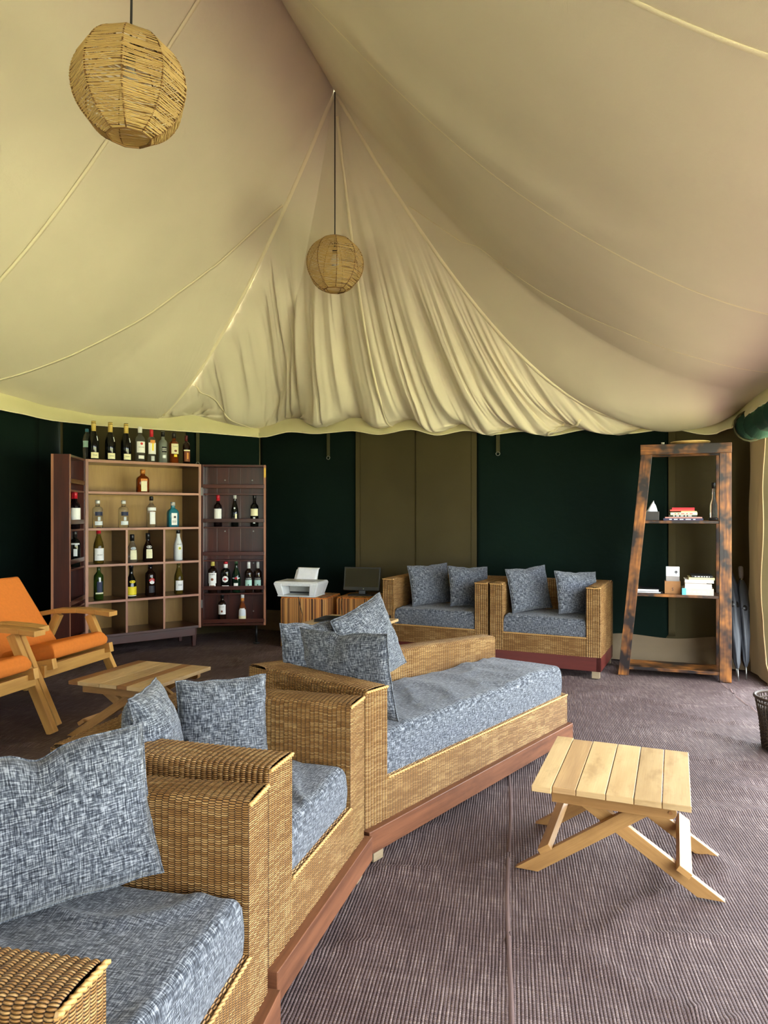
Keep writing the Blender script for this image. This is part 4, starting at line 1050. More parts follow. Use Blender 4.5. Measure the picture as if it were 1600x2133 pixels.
CP = {k: plain(k+'_cap', c, r) for k, c, r in (('gold', srgb(204, 176, 92), 0.35), ('red', srgb(190, 30, 44), 0.35), ('white_', srgb(226, 226, 220), 0.4), ('dark', srgb(22, 20, 20), 0.35), ('maroon', srgb(84, 22, 26), 0.4),
      ('yellow', srgb(216, 196, 96), 0.4), ('copper', srgb(196, 124, 50), 0.35), ('silver', srgb(190, 190, 184), 0.3), ('blue_', srgb(70, 130, 160), 0.4), ('greenc', srgb(60, 90, 60), 0.4))}
LB = {k: plain(k+'_label', c, 0.6) for k, c in (('white', srgb(236, 236, 232)), ('cream', srgb(232, 226, 186)), ('yellow', srgb(238, 214, 40)), ('teal', srgb(176, 216, 204)), ('navy', srgb(34, 40, 66)), ('red', srgb(186, 40, 44)),
      ('black', srgb(24, 24, 26)), ('brown', srgb(120, 66, 34)), ('orange', srgb(222, 150, 60)), ('silver', srgb(196, 200, 200)), ('ink', srgb(40, 38, 44)), ('green', srgb(60, 120, 70)), ('pale', srgb(216, 222, 226)))}
PROF = {
 'bordeaux': lambda r, h: [(r*.86, 0), (r, .02*h), (r, .60*h), (r*.93, .66*h), (r*.55, .72*h), (r*.38, .76*h), (r*.36, .97*h), (r*.40, .975*h), (r*.40, h)],
 'burgundy': lambda r, h: [(r*.86, 0), (r, .02*h), (r, .46*h), (r*.90, .56*h), (r*.62, .68*h), (r*.42, .78*h), (r*.36, .97*h), (r*.40, .975*h), (r*.40, h)],
 'champagne': lambda r, h: [(r*.86, 0), (r, .02*h), (r, .44*h), (r*.94, .53*h), (r*.66, .66*h), (r*.42, .75*h), (r*.40, .93*h), (r*.44, .94*h), (r*.42, h)],
 'spirit': lambda r, h: [(r*.9, 0), (r, .015*h), (r, .62*h), (r*.95, .67*h), (r*.70, .72*h), (r*.42, .755*h), (r*.38, .79*h), (r*.36, .96*h), (r*.40, .965*h), (r*.40, h)],
 'round': lambda r, h: [(r*.9, 0), (r, .015*h), (r, .64*h), (r*.97, .69*h), (r*.84, .735*h), (r*.60, .765*h), (r*.40, .78*h), (r*.38, .96*h), (r*.42, .965*h), (r*.42, h)],
 'flask': lambda r, h: [(r*.92, 0), (r, .015*h), (r, .56*h), (r*.92, .64*h), (r*.70, .70*h), (r*.42, .74*h), (r*.36, .78*h), (r*.36, .96*h), (r*.40, .965*h), (r*.40, h)],
 'cognac': lambda r, h: [(r*.92, 0), (r, .02*h), (r*1.02, .25*h), (r*.97, .42*h), (r*.78, .56*h), (r*.50, .66*h), (r*.38, .72*h), (r*.35, .96*h), (r*.40, .965*h), (r*.40, h)],
 'pet': lambda r, h: [(r*.85, 0), (r, .03*h), (r*.93, .2*h), (r, .35*h), (r*.92, .5*h), (r, .65*h), (r*.8, .78*h), (r*.42, .87*h), (r*.40, .98*h), (r*.40, h)],
}
def prof_r(pr, z):
    for (r0, z0), (r1, z1) in zip(pr, pr[1:]):
        if z0 <= z <= z1 and z1 > z0: return r0+(r1-r0)*(z-z0)/(z1-z0)
    return pr[-1][0]
def wrap_text(txt, size, r, z, mat, parent, name='lettering', sx=1.0):
    c = bpy.data.curves.new('t', 'FONT'); c.body = txt; c.size = size; c.align_x = 'CENTER'; c.align_y = 'CENTER'; c.resolution_u = 2
    o = bpy.data.objects.new('t', c); COL.objects.link(o); bpy.context.view_layer.update()
    me = bpy.data.meshes.new_from_object(o.evaluated_get(bpy.context.evaluated_depsgraph_get())); bpy.data.objects.remove(o); bpy.data.curves.remove(c)
    for v in me.vertices:
        x, y = v.co.x*sx, v.co.y
        if r: a = x/r; v.co = V((r*math.sin(a), -r*math.cos(a), z+y))
        else: v.co = V((x, 0, z+y))
    me.name = name; me.materials.clear(); me.materials.append(mat)
    t = bpy.data.objects.new(name, me); COL.objects.link(t); t.parent = parent; return t
def decal(parent, pr, z0, z1, arc_, mat, name='paper_label', off=0.0007, center=0.0, n=12, sq=False):
    m = MB(); 
    def fn(s, t):
        z = z0+(z1-z0)*t; r = prof_r(pr, z)+off; a = center+(s-.5)*arc_; return (r*math.sin(a), -r*math.cos(a), z)
    m.grid(fn, n, 4); return m.build(name, mat, parent)
def disc_decal(parent, pr, zc, rad, mat, off=0.0012, name='emblem', asp=1.0):
    m = MB(); n = 16; r0 = prof_r(pr, zc)+off; b = len(m.v); m.v.append((0, -r0, zc))
    for i in range(n):
        a = 2*math.pi*i/n; x = rad*asp*math.cos(a); z = zc+rad*math.sin(a); r = prof_r(pr, z)+off; th = x/r; m.v.append((r*math.sin(th), -r*math.cos(th), z))
    for i in range(n): m.face([b, b+1+i, b+1+(i+1) % n], [(0, 0)]*3)
    return m.build(name, mat, parent)
def print_rows(parent, z, width, height, mat, r=None, y=0.0, rows=1, seed=1, name='fine_print'):
    """rows of illegible small print, bent round radius r or flat at depth y"""
    rn = random.Random(seed); m = MB()
    for k in range(rows):
        zz = z-(k-(rows-1)/2)*height*1.9; x = -width/2
        while x < width/2:
            l = min(rn.uniform(.12, .32)*width*.6, width/2-x); q = []
            for (xx, dz) in ((x, -.5), (x+l, -.5), (x+l, .5), (x, .5)):
                if r: q.append((r*math.sin(xx/r), -r*math.cos(xx/r), zz+dz*height))
                else: q.append((xx, y, zz+dz*height))
            m.quadp(q, [(0, 0), (1, 0), (1, 1), (0, 1)]); x += l+0.08*width
    return m.build(name, mat, parent)
FACE = math.atan2(-0.777, 0.629)   # labels look out of the cabinet
def bottle(label, pos, kind, h, r, gl, cap, cap_h, decs=(), ang=None, liquid=None, name='bottle', group='bottles in the drinks cabinet', sq=0.0, neck=None):
    t = thing(name, label, 'bottle', tuple(pos), (FACE if ang is None else ang)+math.pi/2, group)
    pr = PROF[kind](r, h)
    if kind == 'flask': MB().lathe(pr, 24, sq=0.6, flat=0.72).build('glass_body', G[gl], t)
    else: MB().lathe(pr, 20).build('glass_body', G[gl], t)
    rn = r*.44; m = MB(); m.lathe([(rn, h-cap_h), (rn, h-.004), (rn*.8, h+0.001)], 14); m.build('cap', CP[cap], t)
    if neck: m = MB(); m.lathe([(prof_r(pr, h-cap_h-neck[1])+.0012, h-cap_h-neck[1]), (rn, h-cap_h)], 14); m.build('neck_sleeve', CP[neck[0]], t)
    fl = 0.72 if kind == 'flask' else 1.0
    for d in decs:
        if d[0] == 'L':
            if kind == 'flask':
                m = MB(); w_ = d[4]; m.grid(lambda s, tt: ((s-.5)*w_, -r*.72-0.0016, (d[1]+(d[2]-d[1])*tt)*h), 4, 4); m.build('paper_label', LB[d[3]], t)
            else: decal(t, pr, d[1]*h, d[2]*h, d[4], LB[d[3]], center=d[5] if len(d) > 5 else 0.0)
        elif d[0] == 'D': disc_decal(t, pr, d[1]*h, d[2], LB[d[3]], 0.0011+0.0004*(d[4] if len(d) > 4 else 0), asp=d[5] if len(d) > 5 else 1.0)
        elif d[0] == 'P':
            print_rows(t, d[1]*h, d[2], d[3], LB[d[4]], None if kind == 'flask' else prof_r(pr, d[1]*h)+0.0017, -r*.72-0.0022, d[5] if len(d) > 5 else 1, int(d[1]*1000))
        elif d[0] == 'T':
            rr = (prof_r(pr, d[2]*h)+0.0016) if kind != 'flask' else None
            o = wrap_text(d[1], d[3], rr, d[2]*h, LB[d[4]], t)
            if kind == 'flask': o.location.y = -r*.72-0.0022
    return t
def cabx(xf, zsh, y=0.12): return cabw(xf*CW, y, zsh)
zt = CZ1
BT = 'bottles standing on top of the cabinet'
def topb(px, y=0.07):
    k = (px-800)/1480; P0 = CO+CY*y; return ((k*P0.y-P0.x)/(CX.x-k*CX.y))/CW
def shx(px, y=0.10): return topb(px, y)
champ = [('L', .05, .20, 'cream', 1.5), ('P', .13, .036, .0025, 'ink', 2), ('L', .50, .62, 'pale', .22, .55)]
for px, lb in ((199, 'champagne bottle with gold foil, nearest the plastic water bottle'), (234, 'middle one of the three gold-foil champagne bottles on the cabinet'), (267, 'gold-foil champagne bottle next to the clear rum bottle')):
    bottle(lb, cabx(topb(px), zt), 'champagne', 0.318, 0.042, 'black', 'gold', 0.085, champ, group=BT)
t = bottle('clear plastic water bottle with blue cap behind the champagne', cabx(topb(181, 0.20), zt, 0.20), 'pet', 0.26, 0.032, 'clear', 'blue_', 0.025, [('L', .42, .62, 'teal', 3.0)], group=BT)
bottle('clear rum bottle with white label and red round emblem', cabx(topb(296), zt), 'spirit', 0.30, 0.041, 'clear', 'white_', 0.05, [('L', .27, .58, 'white', 2.0), ('D', .52, .011, 'red', 1), ('T', 'BACARDI', .42, .012, 'ink'), ('L', .10, .19, 'white', 1.2)], group=BT)
bottle('clear vodka bottle with bright red cap on top of the cabinet', cabx(topb(320), zt), 'round', 0.285, 0.036, 'clear', 'red', 0.065, [('L', .26, .60, 'white', 2.1), ('L', .58, .68, 'orange', 1.2), ('L', .36, .58, 'yellow', .4), ('L', .06, .2, 'silver', .8)], group=BT)
bottle('frosted white spirit bottle with black cap on the cabinet', cabx(topb(344), zt), 'spirit', 0.275, 0.037, 'frost', 'dark', 0.045, [('L', .34, .52, 'black', 1.2), ('P', .43, .036, .007, 'white', 2), ('L', .16, .26, 'pale', .8)], group=BT)
bottle('amber whisky bottle with cream label showing a brown bird', cabx(topb(367), zt), 'spirit', 0.272, 0.039, 'amber', 'dark', 0.05, [('L', .32, .64, 'cream', 1.9), ('T', 'FAMOUS', .55, .011, 'ink'), ('D', .41, .010, 'brown', 1, 1.3), ('L', .22, .30, 'yellow', .7)], group=BT)
bottle('slim dark rum bottle with patterned brown label, last on the cabinet', cabx(topb(393), zt), 'round', 0.255, 0.031, 'brown', 'maroon', 0.05, [('L', .10, .46, 'brown', 2.0), ('L', .46, .50, 'cream', 2.2), ('L', .18, .40, 'orange', .45)], group=BT)
BG = 'bottles on the cabinet shelves'
bottle('square orange-brown liqueur bottle alone on the top shelf', cabx(shx(299), SH[0]), 'flask', 0.195, 0.048, 'amber', 'copper', 0.035, [('L', .06, .52, 'cream', .05), ('L', .48, .60, 'orange', .055), ('P', .54, .042, .005, 'red')], group=BG)
ab = [('L', .10, .24, 'pale', 1.6), ('L', .44, .58, 'navy', 1.5), ('L', .26, .40, 'silver', .5)]
bottle('clear vodka bottle with rounded shoulders at the hinge end of its shelf', cabx(shx(205), SH[1]), 'round', 0.225, 0.041, 'clear', 'white_', 0.028, ab, group=BG)
bottle('clear vodka bottle with rounded shoulders, second on its shelf', cabx(shx(259), SH[1]), 'round', 0.225, 0.041, 'clear', 'white_', 0.028, ab, group=BG)
bottle('tall clear vodka bottle with white embossed label under the orange liqueur', cabx(shx(317), SH[1]), 'spirit', 0.262, 0.038, 'clear', 'dark', 0.035, [('L', .10, .50, 'white', 1.3), ('L', .54, .64, 'white', 2.4)], group=BG)
bottle('square pale blue gin bottle', cabx(shx(362), SH[1]), 'flask', 0.215, 0.046, 'blue', 'silver', 0.03, [('L', .08, .56, 'white', .05), ('D', .40, .010, 'ink', 1), ('P', .22, .036, .0022, 'ink', 5)], group=BG)
bottle('white wine bottle with red foil top and plain white label', cabx(shx(207), SH[2]), 'burgundy', 0.298, 0.040, 'olive', 'red', 0.055, [('L', .09, .42, 'white', 2.2), ('P', .24, .04, .003, 'ink', 2)], group=BG)
bottle('pale cognac bottle with dark stopper and white label', cabx(shx(277), SH[2]), 'cognac', 0.232, 0.042, 'clear', 'dark', 0.055, [('L', .10, .44, 'cream', 1.3), ('D', .50, .012, 'silver', 0, 2.0)], group=BG)
bottle('dark cognac bottle with white label beside the pale one', cabx(shx(310), SH[2]), 'cognac', 0.240, 0.042, 'brown', 'dark', 0.055, [('L', .12, .44, 'cream', 1.3), ('D', .52, .012, 'silver', 0, 2.0)], group=BG)
bottle('opaque white coconut rum bottle with yellow sun emblem', cabx(shx(373), SH[2]), 'burgundy', 0.262, 0.038, 'white', 'dark', 0.03, [('D', .40, .013, 'yellow', 1), ('T', 'MALIBU', .53, .013, 'ink'), ('D', .40, .007, 'green', 2)], group=BG)
bottle('green wine bottle with small dark label above the cupboard socket', cabx(shx(207), SH[3]), 'bordeaux', 0.300, 0.038, 'green', 'white_', 0.03, [('L', .20, .50, 'navy', 1.2), ('L', .16, .20, 'cream', 1.8), ('L', .48, .60, 'white', .35)], group=BG)
bottle('dark bottle with bright yellow label and yellow neck oval', cabx(shx(275), SH[3]), 'cognac', 0.272, 0.042, 'black', 'dark', 0.03, [('L', .08, .33, 'yellow', 2.1), ('D', .48, .012, 'yellow', 1, 2.2), ('L', .04, .07, 'cream', 2.1)], group=BG)
bottle('dark cream-liqueur bottle with red and white oval emblem', cabx(shx(315), SH[3]), 'bordeaux', 0.292, 0.043, 'brown', 'dark', 0.05, [('D', .46, .017, 'red', 1, 1.5), ('D', .40, .014, 'white', 2, 1.5), ('L', .10, .30, 'ink', 1.2), ('P', .47, .03, .004, 'white')], group=BG)
bottle('white wine bottle with white label below the coconut rum', cabx(shx(374), SH[3]), 'burgundy', 0.290, 0.038, 'olive', 'greenc', 0.03, [('L', .11, .40, 'white', 2.1), ('P', .27, .036, .003, 'ink', 3)], group=BG)
# right door
DA = CA+math.radians(6.3-38.9); FD = DA-math.pi/2
BD = 'bottles held in the cabinet doors'
def dsx(px):
    k = (px-800)/1480; p0 = doorw(RR, 0, 0.05, 0); p1 = doorw(RR, 1, 0.05, 0); d = p1-p0; return (k*p0.y-p0.x)/(d.x-k*d.y)
def db(px, z): return doorw(RR, dsx(px), 0.058, z)
bottle('red wine bottle with red foil and white label in the open door', db(454, RSH[1]), 'bordeaux', 0.282, 0.037, 'wine', 'red', 0.055, [('L', .20, .56, 'white', 2.0)], FD, group=BD)
bottle('slim dark bottle between the two labelled wines in the door', db(489, RSH[1]), 'burgundy', 0.282, 0.034, 'black', 'silver', 0.035, [('L', .20, .40, 'cream', .5, .4), ('L', .14, .3, 'ink', 1.6), ('D', .58, .008, 'silver', 1)], FD, group=BD)
bottle('dark bottle with cream label near the brass hinge', db(530, RSH[1]), 'bordeaux', 0.282, 0.037, 'black', 'dark', 0.05, [('L', .34, .56, 'cream', 2.0), ('L', .10, .3, 'silver', .5)], FD, group=BD)
bottle('brown liqueur bottle with yellow cap and tapered white label', db(443, RSH[3]), 'round', 0.285, 0.041, 'brown', 'yellow', 0.048, [('L', .30, .62, 'white', 1.9), ('L', .20, .30, 'white', 1.5), ('L', .16, .24, 'brown', 1.0), ('P', .57, .045, .006, 'ink'), ('D', .42, .012, 'brown', 1)], FD, group=BD)
bottle('black vermouth bottle with round white label and red cap', db(470, RSH[3]), 'round', 0.275, 0.042, 'black', 'red', 0.022, [('D', .44, .028, 'white', 1), ('L', .425, .455, 'ink', .9), ('D', .44, .011, 'red', 3), ('L', .16, .24, 'white', 1.5)], FD, group=BD, neck=('white_', .035))
bottle('dark green vermouth bottle with thin red oval label', db(492, RSH[3]), 'burgundy', 0.285, 0.037, 'dgreen', 'greenc', 0.03, [('L', .44, .465, 'white', 1.9), ('D', .45, .011, 'red', 1, 1.2), ('L', .20, .30, 'white', 1.0)], FD, group=BD)
cm = [('L', .18, .42, 'teal', 1.9), ('L', .40, .50, 'black', 1.9), ('T', 'CAMPARI', .45, .013, 'white'), ('D', .25, .006, 'ink', 1)]
bottle('teal-labelled bitters bottle next to the green vermouth', db(518, RSH[3]), 'spirit', 0.272, 0.035, 'brown', 'white_', 0.06, cm, FD, group=BD)
bottle('teal-labelled bitters bottle at the outer end of the door shelf', db(537, RSH[3]), 'spirit', 0.272, 0.035, 'brown', 'silver', 0.06, cm, FD, group=BD)
ZB = CZ0+0.028
bottle('dark whisky bottle with white bird label on the lowest door shelf', db(463, ZB), 'spirit', 0.262, 0.036, 'brown', 'dark', 0.045, [('L', .30, .62, 'white', 2.0), ('T', 'FAMOUS', .55, .010, 'ink'), ('D', .40, .010, 'brown', 1, .8)], FD, group=BD)
bottle('small amber bottle with gold neck on the lowest door shelf', db(505, ZB), 'cognac', 0.258, 0.036, 'amber', 'white_', 0.04, [('L', .24, .46, 'pale', 2.0), ('L', .14, .24, 'cream', 2.0), ('L', .46, .50, 'white', 1.4)], FD, group=BD, neck=('copper', .03))
# left door
FL_ = math.radians(-62)
def dl(x, z, y=-0.040): return doorw(RL, x, y, z)
bottle('red-foil wine bottle with white label in the side door, partly hidden by its twin', dl(0.075, RSH[1], -0.072), 'bordeaux', 0.285, 0.037, 'wine', 'red', 0.055, [('L', .20, .56, 'white', 2.6)], FL_, group=BD)
bottle('red-foil wine bottle with white label in the side door, in front of its twin', dl(0.15, RSH[1], -0.038), 'bordeaux', 0.285, 0.037, 'wine', 'red', 0.055, [('L', .20, .56, 'white', 2.6)], FL_, group=BD)
bottle('dark spirit bottle with silver label in the side door, below the wines', dl(0.15, RSH[2]), 'round', 0.275, 0.040, 'black', 'dark', 0.05, [('L', .30, .50, 'silver', .7), ('L', .62, .66, 'silver', 1.6)], FL_, group=BD)

# ================================================================== BOOKSHELF
BA = math.atan2(-0.245, 0.677); BO = V((1.675, 5.085, 0)); BX = V((math.cos(BA), math.sin(BA), 0)); BY = V((-math.sin(BA), math.cos(BA), 0))
BW, BD_, BH = 0.735, 0.27, 1.63
bs = thing('bookshelf', 'tall scorched-wood bookshelf with one slanted side and two shelves', 'bookshelf', tuple(BO), BA)
SL = 0.155; pw = 0.075
for y in (0.0, BD_-0.03):
    m = MB(); m.hexa([(0, y, -0.008), (pw*.95, y, -0.008), (pw*.95, y+.03, -0.008), (0, y+.03, -0.008), (SL, y, BH-0.07), (SL+pw, y, BH-0.07), (SL+pw, y+.03, BH-0.07), (SL, y+.03, BH-0.07)]); m.build('post', M['burnt'], bs, 0.002)
    MB().box(BW-pw, BW, y, y+.03, -0.008, BH-0.07).build('post', M['burnt'], bs, 0.002)
    MB().box(SL-0.004, BW+0.002, y-0.002, y+.032, BH-0.07, BH).build('top_beam', M['burnt'], bs, 0.002)
MB().box(SL, BW, 0.03, BD_-0.03, BH-0.03, BH-0.008).build('top_board', M['burnt'], bs, 0.002)
def bsx(z): return SL*z/(BH-0.07)
for z in (1.095, 0.578):
    MB().box(bsx(z)+pw-0.03, BW-pw+0.02, 0.012, BD_-0.012, z-0.02, z).build('shelf', M['burnt'], bs, 0.002)
MB().box(bsx(.06)+pw-0.03, BW-pw+0.02, 0.006, BD_-0.006, 0.035, 0.058).build('shelf', M['burnt'], bs, 0.002)
def bw(x, y, z): return BO+BX*x+BY*y+V((0, 0, z))
def bpx(px, y):
    k = (px-800)/1480; p = BO+BY*y; return (k*p.y-p.x)/(BX.x-k*BX.y)
def book(label, x0, x1, y0, d, z, th, cov, pages, group, txt=None, tcol='ink', tsz=0.012, band=None, yaw=0.0):
    t = thing('book', label, 'book', tuple(bw((x0+x1)/2, y0+d/2, z)), BA+yaw, group); w_ = (x1-x0)
    c = MB(); c.box(-w_/2, w_/2, -d/2, d/2, 0, 0.0025); c.box(-w_/2, w_/2, -d/2, d/2, th-0.0025, th); c.box(-w_/2, w_/2, -d/2, -d/2+0.003, 0.0025, th-0.0025); c.build('cover', cov, t)
    MB().box(-w_/2+.004, w_/2-.004, -d/2+.003, d/2-.004, 0.0026, th-0.0026).build('pages', pages, t)
    if band:
        m = MB(); m.box(-w_/2-0.0004, -w_/2+band[1], -d/2-0.0006, -d/2, 0, th); m.build('spine_band', band[0], t)
    if txt:
        print_rows(t, th/2, w_*txt, tsz*0.55, LB[tcol], None, -d/2-0.0012, 1, int(w_*9999+th*7777), 'spine_print')
def cov(name, c): return plain(name+'_cover', c, 0.5)
GB1, GB2 = 'books stacked on the upper shelf', 'books stacked on the lower shelf'
z = 1.095
def up(px0, px1, th, c, lb, y=0.03, d=0.17, **k):
    global z
    book(lb, bpx(px0, y), bpx(px1, y), y, d, z, th, c, M['cream'], GB1, **k); z += th
up(1382, 1465, 0.017, cov('dark_blue', srgb(44, 42, 70)), 'dark blue book with pale spine lettering, bottom of the upper stack', txt=0.7, tcol='pale', tsz=0.011)
up(1386, 1463, 0.008, cov('pink', srgb(196, 130, 120)), 'thin pink book second from the bottom of the upper stack')
up(1394, 1452, 0.015, cov('dark_green', srgb(34, 48, 38)), 'dark green book with white marks under the cream book', txt=0.7, tcol='white', tsz=0.011)
up(1397, 1453, 0.017, cov('cream', srgb(236, 224, 176)), 'cream book with red spine lettering in the upper stack', txt=0.7, tcol='red', tsz=0.010)
up(1419, 1452, 0.009, cov('pale_yellow', srgb(226, 206, 132)), 'narrow pale yellow book under the red books')
z2 = z
up(1396, 1447, 0.011, cov('coral', srgb(210, 70, 56)), 'coral red book second from the top of the upper stack')
up(1400, 1447, 0.014, cov('crimson', srgb(176, 26, 38)), 'crimson book on top of the upper stack')
z = 0.578
def dn(px0, px1, th, c, lb, y=0.02, d=0.18, pg=None, **k):
    global z
    book(lb, bpx(px0, y), bpx(px1, y), y, d, z, th, c, pg or M['cream'], GB2, **k); z += th
dn(1421, 1487, 0.046, cov('greige', srgb(186, 174, 162)), 'thick greige guidebook with a sky-blue spine end', band=(plain('sky_blue_print', srgb(90, 180, 226), .5), 0.026), txt=0.7, tcol='silver', tsz=0.016)
dn(1427, 1483, 0.032, cov('ivory', srgb(226, 212, 196)), 'ivory hardback with faint lettering in the lower stack', txt=0.7, tcol='silver', tsz=0.016)
dn(1428, 1472, 0.007, cov('grey', srgb(150, 140, 134)), 'thin grey booklet in the lower stack')
dn(1427, 1487, 0.021, cov('white', srgb(232, 226, 214)), 'white paperback leaning out of the lower stack')
dn(1435, 1489, 0.016, cov('straw', srgb(206, 190, 140)), 'straw-coloured book second from the top of the lower stack')
dn(1441, 1485, 0.015, cov('black', srgb(24, 24, 24)), 'black book with white spine title on top of the lower stack', txt=0.7, tcol='white', tsz=0.010)
# tissue box
tx = bpx(1356, 0.07); tb = thing('tissue_box', 'dark grey tissue box with a white tissue sticking out', 'tissue box', tuple(bw(tx, 0.10, 1.095)), BA)
MB().box(-0.055, 0.055, -0.055, 0.055, 0, 0.064).build('box', plain('dark_grey_leatherette', srgb(52, 48, 46), 0.5), tb, 0.003)
m = MB()
def tis(s, t):
    a = 2*math.pi*s; r = (0.030*(1-t)**0.8+0.002)*(1+0.35*math.sin(3*a+1)+0.15*math.sin(7*a)); return (r*math.cos(a)+0.022*t, 0.45*r*math.sin(a), 0.060+0.072*t*(1-0.15*math.cos(a)))
m.grid(tis, 28, 8); m.build('tissue', M['paper'], tb)
# lantern-like glass bottle at the end of the upper shelf
lx = bpx(1487, 0.09); t = thing('oil_bottle', 'tall dark glass bottle standing at the end of the upper bookshelf', 'bottle', tuple(bw(lx, 0.10, 1.095)), BA)
MB().lathe([(0.022, 0), (0.024, .01), (0.024, .11), (0.010, .16), (0.008, .23), (0.010, .235)], 16).build('glass_body', G['clear'], t)
MB().lathe([(0.013, .225), (0.013, .262), (0.010, .266)], 12).build('stopper', CP['dark'], t)
MB().lathe([(0.032, 0.0), (0.032, .016), (0.026, .02)], 16).build('base', M['black'], t)
# brochure holder, brochure
hx = bpx(1401, 0.09); t = thing('brochure_holder', 'small brown cardboard brochure holder on the lower bookshelf', 'holder', tuple(bw(hx, 0.10, 0.578)), BA)
kraft = plain('brown_card', srgb(150, 104, 60), 0.7)
MB().box(-0.052, 0.052, 0.03, 0.033, 0, 0.09).build('back', kraft, t); MB().box(-0.052, 0.052, -0.033, -0.03, 0, 0.088).build('front', kraft, t)
MB().box(-0.052, -0.049, -0.03, 0.03, 0, 0.085).build('side', kraft, t); MB().box(0.049, 0.052, -0.03, 0.03, 0, 0.085).build('side', kraft, t); MB().box(-0.049, 0.049, -0.03, 0.03, 0, 0.003).build('base', kraft, t)
o = wrap_text('S', 0.03, None, 0.03, LB['ink'], t, 'lettering'); o.location.y = -0.0342
for k in range(5):
    a = math.pi/2; 
lf = thing('brochure', 'grey and white brochure with a hot-air balloon in the cardboard holder', 'brochure', tuple(bw(hx+0.002, 0.098, 0.5815)), BA)
MB().box(-0.044, 0.044, -0.004, 0.012, 0, 0.185).build('leaflet', M['paper'], lf)
m = MB(); m.box(-0.044, 0.044, -0.0052, -0.0042, 0.06, 0.118); m.build('landscape_print', plain('grey_print', srgb(150, 142, 136), 0.6), lf)
m = MB(); m.tube([(0.022, -0.0042, 0.148), (0.022, -0.0056, 0.148)], 0.010, 14); m.tube([(0.022, -0.0042, 0.134), (0.022, -0.0056, 0.134)], 0.003, 8); m.build('balloon_print', plain('dark_grey_print', srgb(80, 80, 84), 0.6), lf)
o = print_rows(lf, 0.163, 0.042, 0.006, LB['silver'], None, -0.0048, 2, 4); o.location = (-0.014, 0, 0)
# papers and folder
fx = bpx(1350, 0.08); t = thing('folder', 'black document folder lying on the lower bookshelf', 'folder', tuple(bw(fx, 0.12, 0.578)), BA+0.05)
MB().box(-0.085, 0.095, -0.085, 0.09, 0, 0.004).build('cover', M['black'], t); MB().box(-0.075, 0.080, -0.083, 0.085, 0.004, 0.010).build('sheets', M['paper'], t); MB().box(-0.085, 0.092, -0.085, 0.09, 0.010, 0.014).build('cover', M['black'], t)
t = thing('paper_stack', 'white papers in a dark clip folder on top of the black folder', 'papers', tuple(bw(fx-0.008, 0.12, 0.592)), BA)
MB().box(-0.080, 0.078, -0.085, 0.085, 0, 0.014).build('sheets', M['paper'], t); MB().box(-0.084, 0.082, -0.087, 0.087, 0.014, 0.019).build('cover', M['black'], t)
# shallow basket and little cup on top
bx_ = bpx(1438, 0.13); t = thing('shallow_basket', 'shallow pale woven tray lying on top of the bookshelf', 'basket', tuple(bw(bx_, 0.13, BH)), BA)
MB().lathe([(0.10, 0), (0.125, 0.014), (0.128, 0.020), (0.120, 0.018), (0.098, 0.005)], 28).build('tray', M['braid'], t)
m = MB(); m.tube([(0.127*math.cos(a), 0.127*math.sin(a), 0.019) for a in [2*math.pi*i/40 for i in range(41)]], 0.005, 6); m.build('rim', M['rattan'], t)
cx_ = bpx(1381, 0.08); m = MB(); m.lathe([(0.010, 0), (0.012, 0.020), (0.010, 0.020), (0.008, 0.004)], 14)
o = m.build('candle_cup', M['lgrey']); o.location = bw(cx_, 0.08, BH); tag(o, 'tiny pale candle cup on the bookshelf top beside the tray', 'cup')

# ================================================================== OTTOMANS, PRINTER, MONITOR
def ottoman(label, fl, fr, d, h):
    fd = unit2(fl, fr); w_ = math.dist(fl, fr)
    t = thing('ottoman', label, 'ottoman', (fl[0], fl[1], 0), math.atan2(fd[1], fd[0]), 'striped cube ottomans')
    m = MB(); r = 0.025
    pr = []
    for cx, cy, a0 in ((w_-r, r, -90), (w_-r, d-r, 0), (r, d-r, 90), (r, r, 180)):
        for i in range(6): a = math.radians(a0+90*i/5); pr.append((cx+r*math.cos(a), cy+r*math.sin(a)))
    n = len(pr); lv = [(-0.006, 0), (h-r, 0)]+[(h-r+r*math.sin(a), r-r*math.cos(a)) for a in (0.4, 0.8, 1.2, 1.57)]
    cxx, cyy = w_/2, d/2; us = [0]
    for i in range(n): us.append(us[-1]+math.dist(pr[i], pr[(i+1) % n]))
    for z, ins in lv:
        for x, y in pr:
            bul = 0.006*math.sin(math.pi*max(0, z)/h); ox = (x-cxx)/(w_/2); oy = (y-cyy)/(d/2)
            m.v.append((x-ox*ins+ox*bul, y-oy*ins+oy*bul, z))
    for k in range(len(lv)-1):
        for i in range(n):
            j = (i+1) % n; m.face([k*n+i, k*n+j, (k+1)*n+j, (k+1)*n+i], [(us[i], lv[k][0]), (us[i+1], lv[k][0]), (us[i+1], lv[k+1][0]), (us[i], lv[k+1][0])], True)
    m.face([(len(lv)-1)*n+i for i in range(n)], [(p[0], p[1]) for p in pr]); m.build('body', M['stripe'], t)
    m = MB(); m.tube([(x-(x-cxx)/(w_/2)*0.006, y-(y-cyy)/(d/2)*0.006, h-0.008) for x, y in pr+[pr[0]]], 0.004, 6); m.build('piping', M['orange'], t)
    return t
ottoman('striped ottoman carrying the white printer', (-0.905, 6.16), (-0.498, 6.05), 0.42, 0.424)
ottoman('striped ottoman carrying the dark monitor', (-0.415, 6.13), (-0.045, 6.03), 0.40, 0.424)
PA = math.atan2(-0.11, 0.407); pt_ = thing('printer', 'white desktop inkjet printer with paper in its rear feeder', 'printer', (-0.725, 6.23, 0.424), PA)
PW = 0.205
